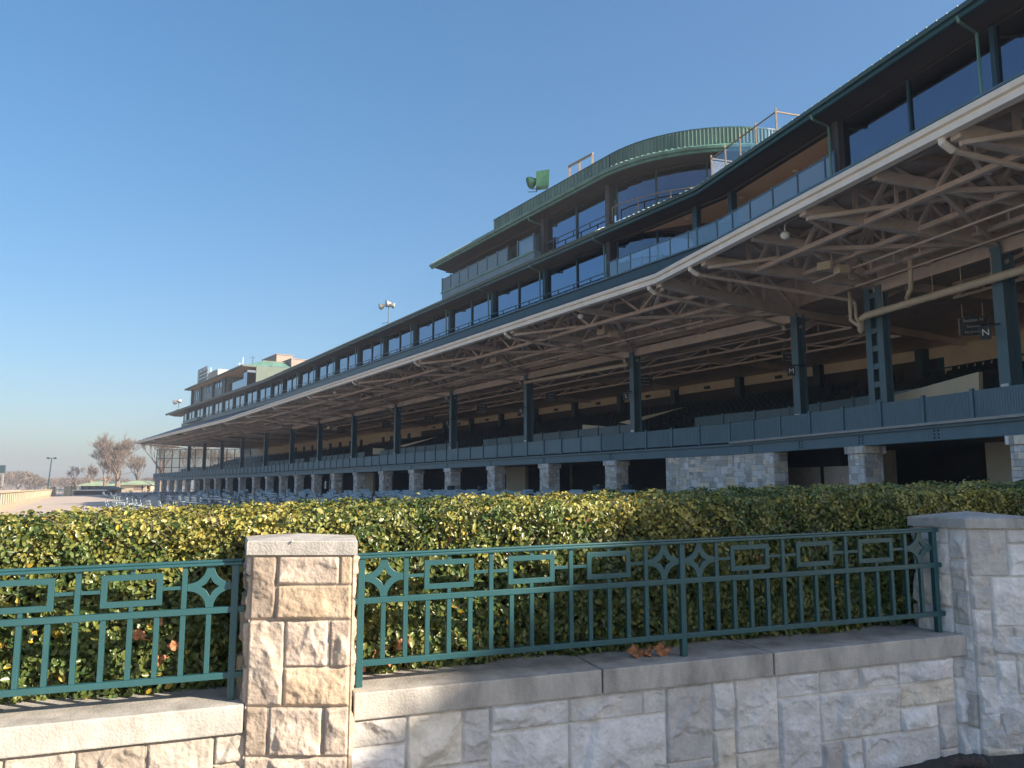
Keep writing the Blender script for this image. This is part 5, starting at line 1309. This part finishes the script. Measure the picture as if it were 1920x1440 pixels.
def hut(px0, px1, ybase, yeave, yridge, Y, dep, label, roofm, cols_=0, over=.8):
    a = PZ(px0, ybase, Y); b = PZ(px1, ybase, Y); e = PZ(px0, yeave, Y).z; r_ = PZ(px0, yridge, Y).z; W_ = b.x - a.x; base = EYE - 1.3
    root = empty('green_roofed_hut', (a.x, Y, base), label, 'small building', 'huts with green roofs beyond the apron')
    h1 = e - base; h2 = r_ - base; o_ = over
    mb = MB(); mb.box(0 if not cols_ else W_ * .0, W_, 1.5 if cols_ else 0, dep, 0, h1); mb.build('wall', M['paleStone'] if not cols_ else M['steel_blue'], root)
    mb = MB(); lo = [(-o_, -o_, h1), (W_ + o_, -o_, h1), (W_ + o_, dep + o_, h1), (-o_, dep + o_, h1)]; i_ = min(W_, dep) * .32
    hi = [(i_, i_, h2), (W_ - i_, i_, h2), (W_ - i_, dep - i_, h2), (i_, dep - i_, h2)]
    for i in range(4): mb.quad(lo[i], lo[(i + 1) % 4], hi[(i + 1) % 4], hi[i])
    mb.poly(hi); mb.poly(list(reversed(lo))); mb.build('roof', M[roofm], root)
    for k in range(cols_):
        mb = MB(); x = W_ * (k + .5) / cols_; mb.box(x - .35, x + .35, 0, .7, 0, h1); mb.build('pillar', M['stonec'], root)
    if not cols_:
        for k in (.55,): mb = MB(); mb.box(W_ * k, W_ * (k + .28), -.08, -.01, h1 * .35, h1 * .8); mb.build('window', M['acunit'], root)
hut(146, 214, 925, 911, 901, 238, 12, 'long hut with pillars and dark green roof left of the big bare tree', 'patina', 5)
hut(224, 274, 924, 909, 901, 235, 10, 'pale stone hut with light green roof right of the big bare tree', 'patina', 0)
hut(181, 208, 929, 917, 911.5, 190, 5, 'low kiosk with dark green roof in front of the big bare tree', 'roofgreen', 0)
mb = MB(); a = Gs(138, 928.5); b = Gs(175, 928.5); mb.hexa([(0, 0, 0), (b.x - a.x, 0, 0), (b.x - a.x, 1, 0), (0, 1, 0), (0, 0, 1.0), (b.x - a.x, 0, 1.0), (b.x - a.x, 1, 1.0), (0, 1, 1.0)]); o = mb.build('low_brick_wall', M['dark']); o.location = a; tag(o, 'low dark wall in front of the pillared hut', 'wall')

# ------------------------------------------------------------------ bare trees
def bare_tree(base, H, spread, seed, label, group='bare winter trees', trunk=.035, m1='bark', m2='bark2', depth=6, twigr=.03, lean=0.0, low=.18, nb=3):
    rg = random.Random(seed); root = empty('bare_tree', tuple(base), label, 'tree', group); T = MB(); Cn = MB()
    def grow(p, d, ln_, r_, lv):
        n_ = 3; pts = [p]; q = p.copy(); dd = d.copy()
        for i in range(n_):
            dd = (dd + Vector((rg.uniform(-1, 1), rg.uniform(-1, 1), rg.uniform(-.3, .6))) * (.10 + .03 * lv)).normalized(); q = q + dd * ln_ / n_; pts.append(q.copy())
        r1 = max(r_ * .62, twigr * .6); (T if lv < 2 else Cn).tube(pts, [r_ + (r1 - r_) * i / n_ for i in range(n_ + 1)], 6 if lv < 2 else 3, cap=False)
        if lv >= depth: return
        k = nb if lv < depth - 1 else nb + 1
        for i in range(k):
            ax = Vector((rg.uniform(-1, 1), rg.uniform(-1, 1), rg.uniform(-.2, .4))); ang = rg.uniform(.25, .75) * (1.25 if lv < 2 else 1) * spread
            nd = (dd + ax.normalized() * math.tan(ang)).normalized(); nd.z = max(nd.z, -.05); nd = (nd + Vector((0, 0, .30))).normalized()
            grow(pts[rg.choice((2, 3)) if lv else rg.choice((2, 3))].copy(), nd, ln_ * rg.uniform(.62, .82), r1 * rg.uniform(.5, .72), lv + 1)
    grow(Vector((0, 0, -.3)), Vector((lean, 0, 1)).normalized(), H * low, H * trunk, 0)
    mx = max(v[2] for v in Cn.v); sc = H / mx
    for B_ in (T, Cn): B_.v = [(x * sc, y * sc, z_ * sc if z_ > 0 else z_) for x, y, z_ in B_.v]
    T.build('trunk', M[m1], root); Cn.build('crown', M[m2], root)
def tree_at(px, ytop, Y, spread, seed, label, **k):
    b = PZ(px, 915, Y); b.z = EYE - 1.4; H = PZ(px, ytop, Y).z - b.z; bare_tree(b, H, spread, seed, label, **k)
tree_at(221, 806, 205, 1.5, 3, 'largest bare spreading tree beside the far end of the grandstand', low=.15, trunk=.02, depth=5, nb=5, twigr=.022)
tree_at(196, 845, 215, 1.1, 8, 'smaller bare tree with dense brown twigs left of the largest tree', low=.22, depth=5, nb=4, twigr=.03)
tree_at(146, 872, 210, 1.0, 11, 'crooked dark small tree at the left of the pillared hut', low=.3, depth=5, nb=3, twigr=.03, lean=-.35, m1='bark2')
tree_at(170, 868, 240, 1.1, 12, 'brown twiggy tree behind the pillared hut', low=.2, depth=5, nb=4, twigr=.03)
tree_at(258, 852, 250, 1.0, 13, 'pale bare tree right behind the light green roof', low=.25, depth=5, nb=4, twigr=.035)
tree_at(300, 812, 235, 1.0, 14, 'bare tree seen through the left panes of the windscreen', low=.22, depth=5, nb=4, twigr=.035)
tree_at(352, 822, 240, 1.1, 15, 'bare tree with a forked pale trunk seen through the middle of the windscreen', low=.3, depth=5, nb=4, twigr=.035)
tree_at(412, 830, 245, 1.1, 16, 'bare tree seen through the right panes of the windscreen', low=.3, depth=5, nb=4, twigr=.035)
# distant wood line
rw = random.Random(9)
prot = []
for k in range(5):
    T = MB(); rg = random.Random(40 + k)
    def g2(p, d, ln_, r_, lv):
        q = p + d * ln_; T.tube([p, q], [r_, r_ * .6], 3, cap=False)
        if lv >= 5: return
        for i in range(3 if lv else 4):
            nd = (d + Vector((rg.uniform(-1, 1), rg.uniform(-1, 1), rg.uniform(-.3, .5))) * .8).normalized(); g2(q, nd, ln_ * (.8 if lv else 1.5), max(r_ * .6, .10), lv + 1)
    g2(Vector((0, 0, 0)), Vector((0, 0, 1)), 1.6, .3, 0); me = bpy.data.meshes.new('far_tree'); me.from_pydata(T.v, [], T.f); me.materials.append(M['bark2']); prot.append((me, max(v[2] for v in T.v)))
for k in range(110):
    px = -80 + k * 3.8 + rw.uniform(-4, 4); Y = rw.uniform(330, 700); me, mh = prot[k % 5]
    yt = 893 - (10 * math.exp(-((px - 25) / 26) ** 2)) + rw.uniform(-3, 7) + (4 if px > 60 else 0); b = PZ(px, 915, Y); b.z = EYE - 2.0; H = PZ(px, yt, Y).z - b.z
    o = bpy.data.objects.new('far_tree', me); COL.objects.link(o); o.location = b; sc = H / mh; o.scale = (sc * 1.5, sc * 1.5, sc); o.rotation_euler.z = rw.uniform(0, 6)
    tag(o, 'hazy bare tree in the distant wood line beyond the race track', 'tree', 'distant trees beyond the race track')
# small tuft of dry grass at the wall foot, bottom right
mb = MB(); c = G(1822, 1412, -1.46); c.z = .075
for k in range(110):
    a_ = random.uniform(0, 6.3); r_ = random.uniform(0, .07); p = c + Vector((r_ * math.cos(a_) * 1.6, r_ * math.sin(a_) * .5, 0)); mb.bar(p, p + Vector((random.uniform(-.05, .05), random.uniform(-.04, .04), random.uniform(.01, .045))), .0022)
tag(mb.build('dry_grass', M['bark2']), 'tuft of dry dead grass at the foot of the wall', 'grass', kind='stuff')

# ================================================================== HAZE
hz_ = MB(); hz_.box(-1150, 1150, -300, 1150, -2.0, 30.0); hz_o = tag(hz_.build('haze', M['white']), kind='stuff')
hm = bpy.data.materials.new('haze'); hm.use_nodes = True; hn = hm.node_tree; hn.nodes.clear()
ho = hn.nodes.new('ShaderNodeOutputMaterial'); hv = hn.nodes.new('ShaderNodeVolumePrincipled'); hv.inputs['Color'].default_value = (.9, .93, 1, 1); hv.inputs['Density'].default_value = .0007; hv.inputs['Anisotropy'].default_value = .2
hn.links.new(hv.outputs[0], ho.inputs['Volume']); hz_o.data.materials.clear(); hz_o.data.materials.append(hm)
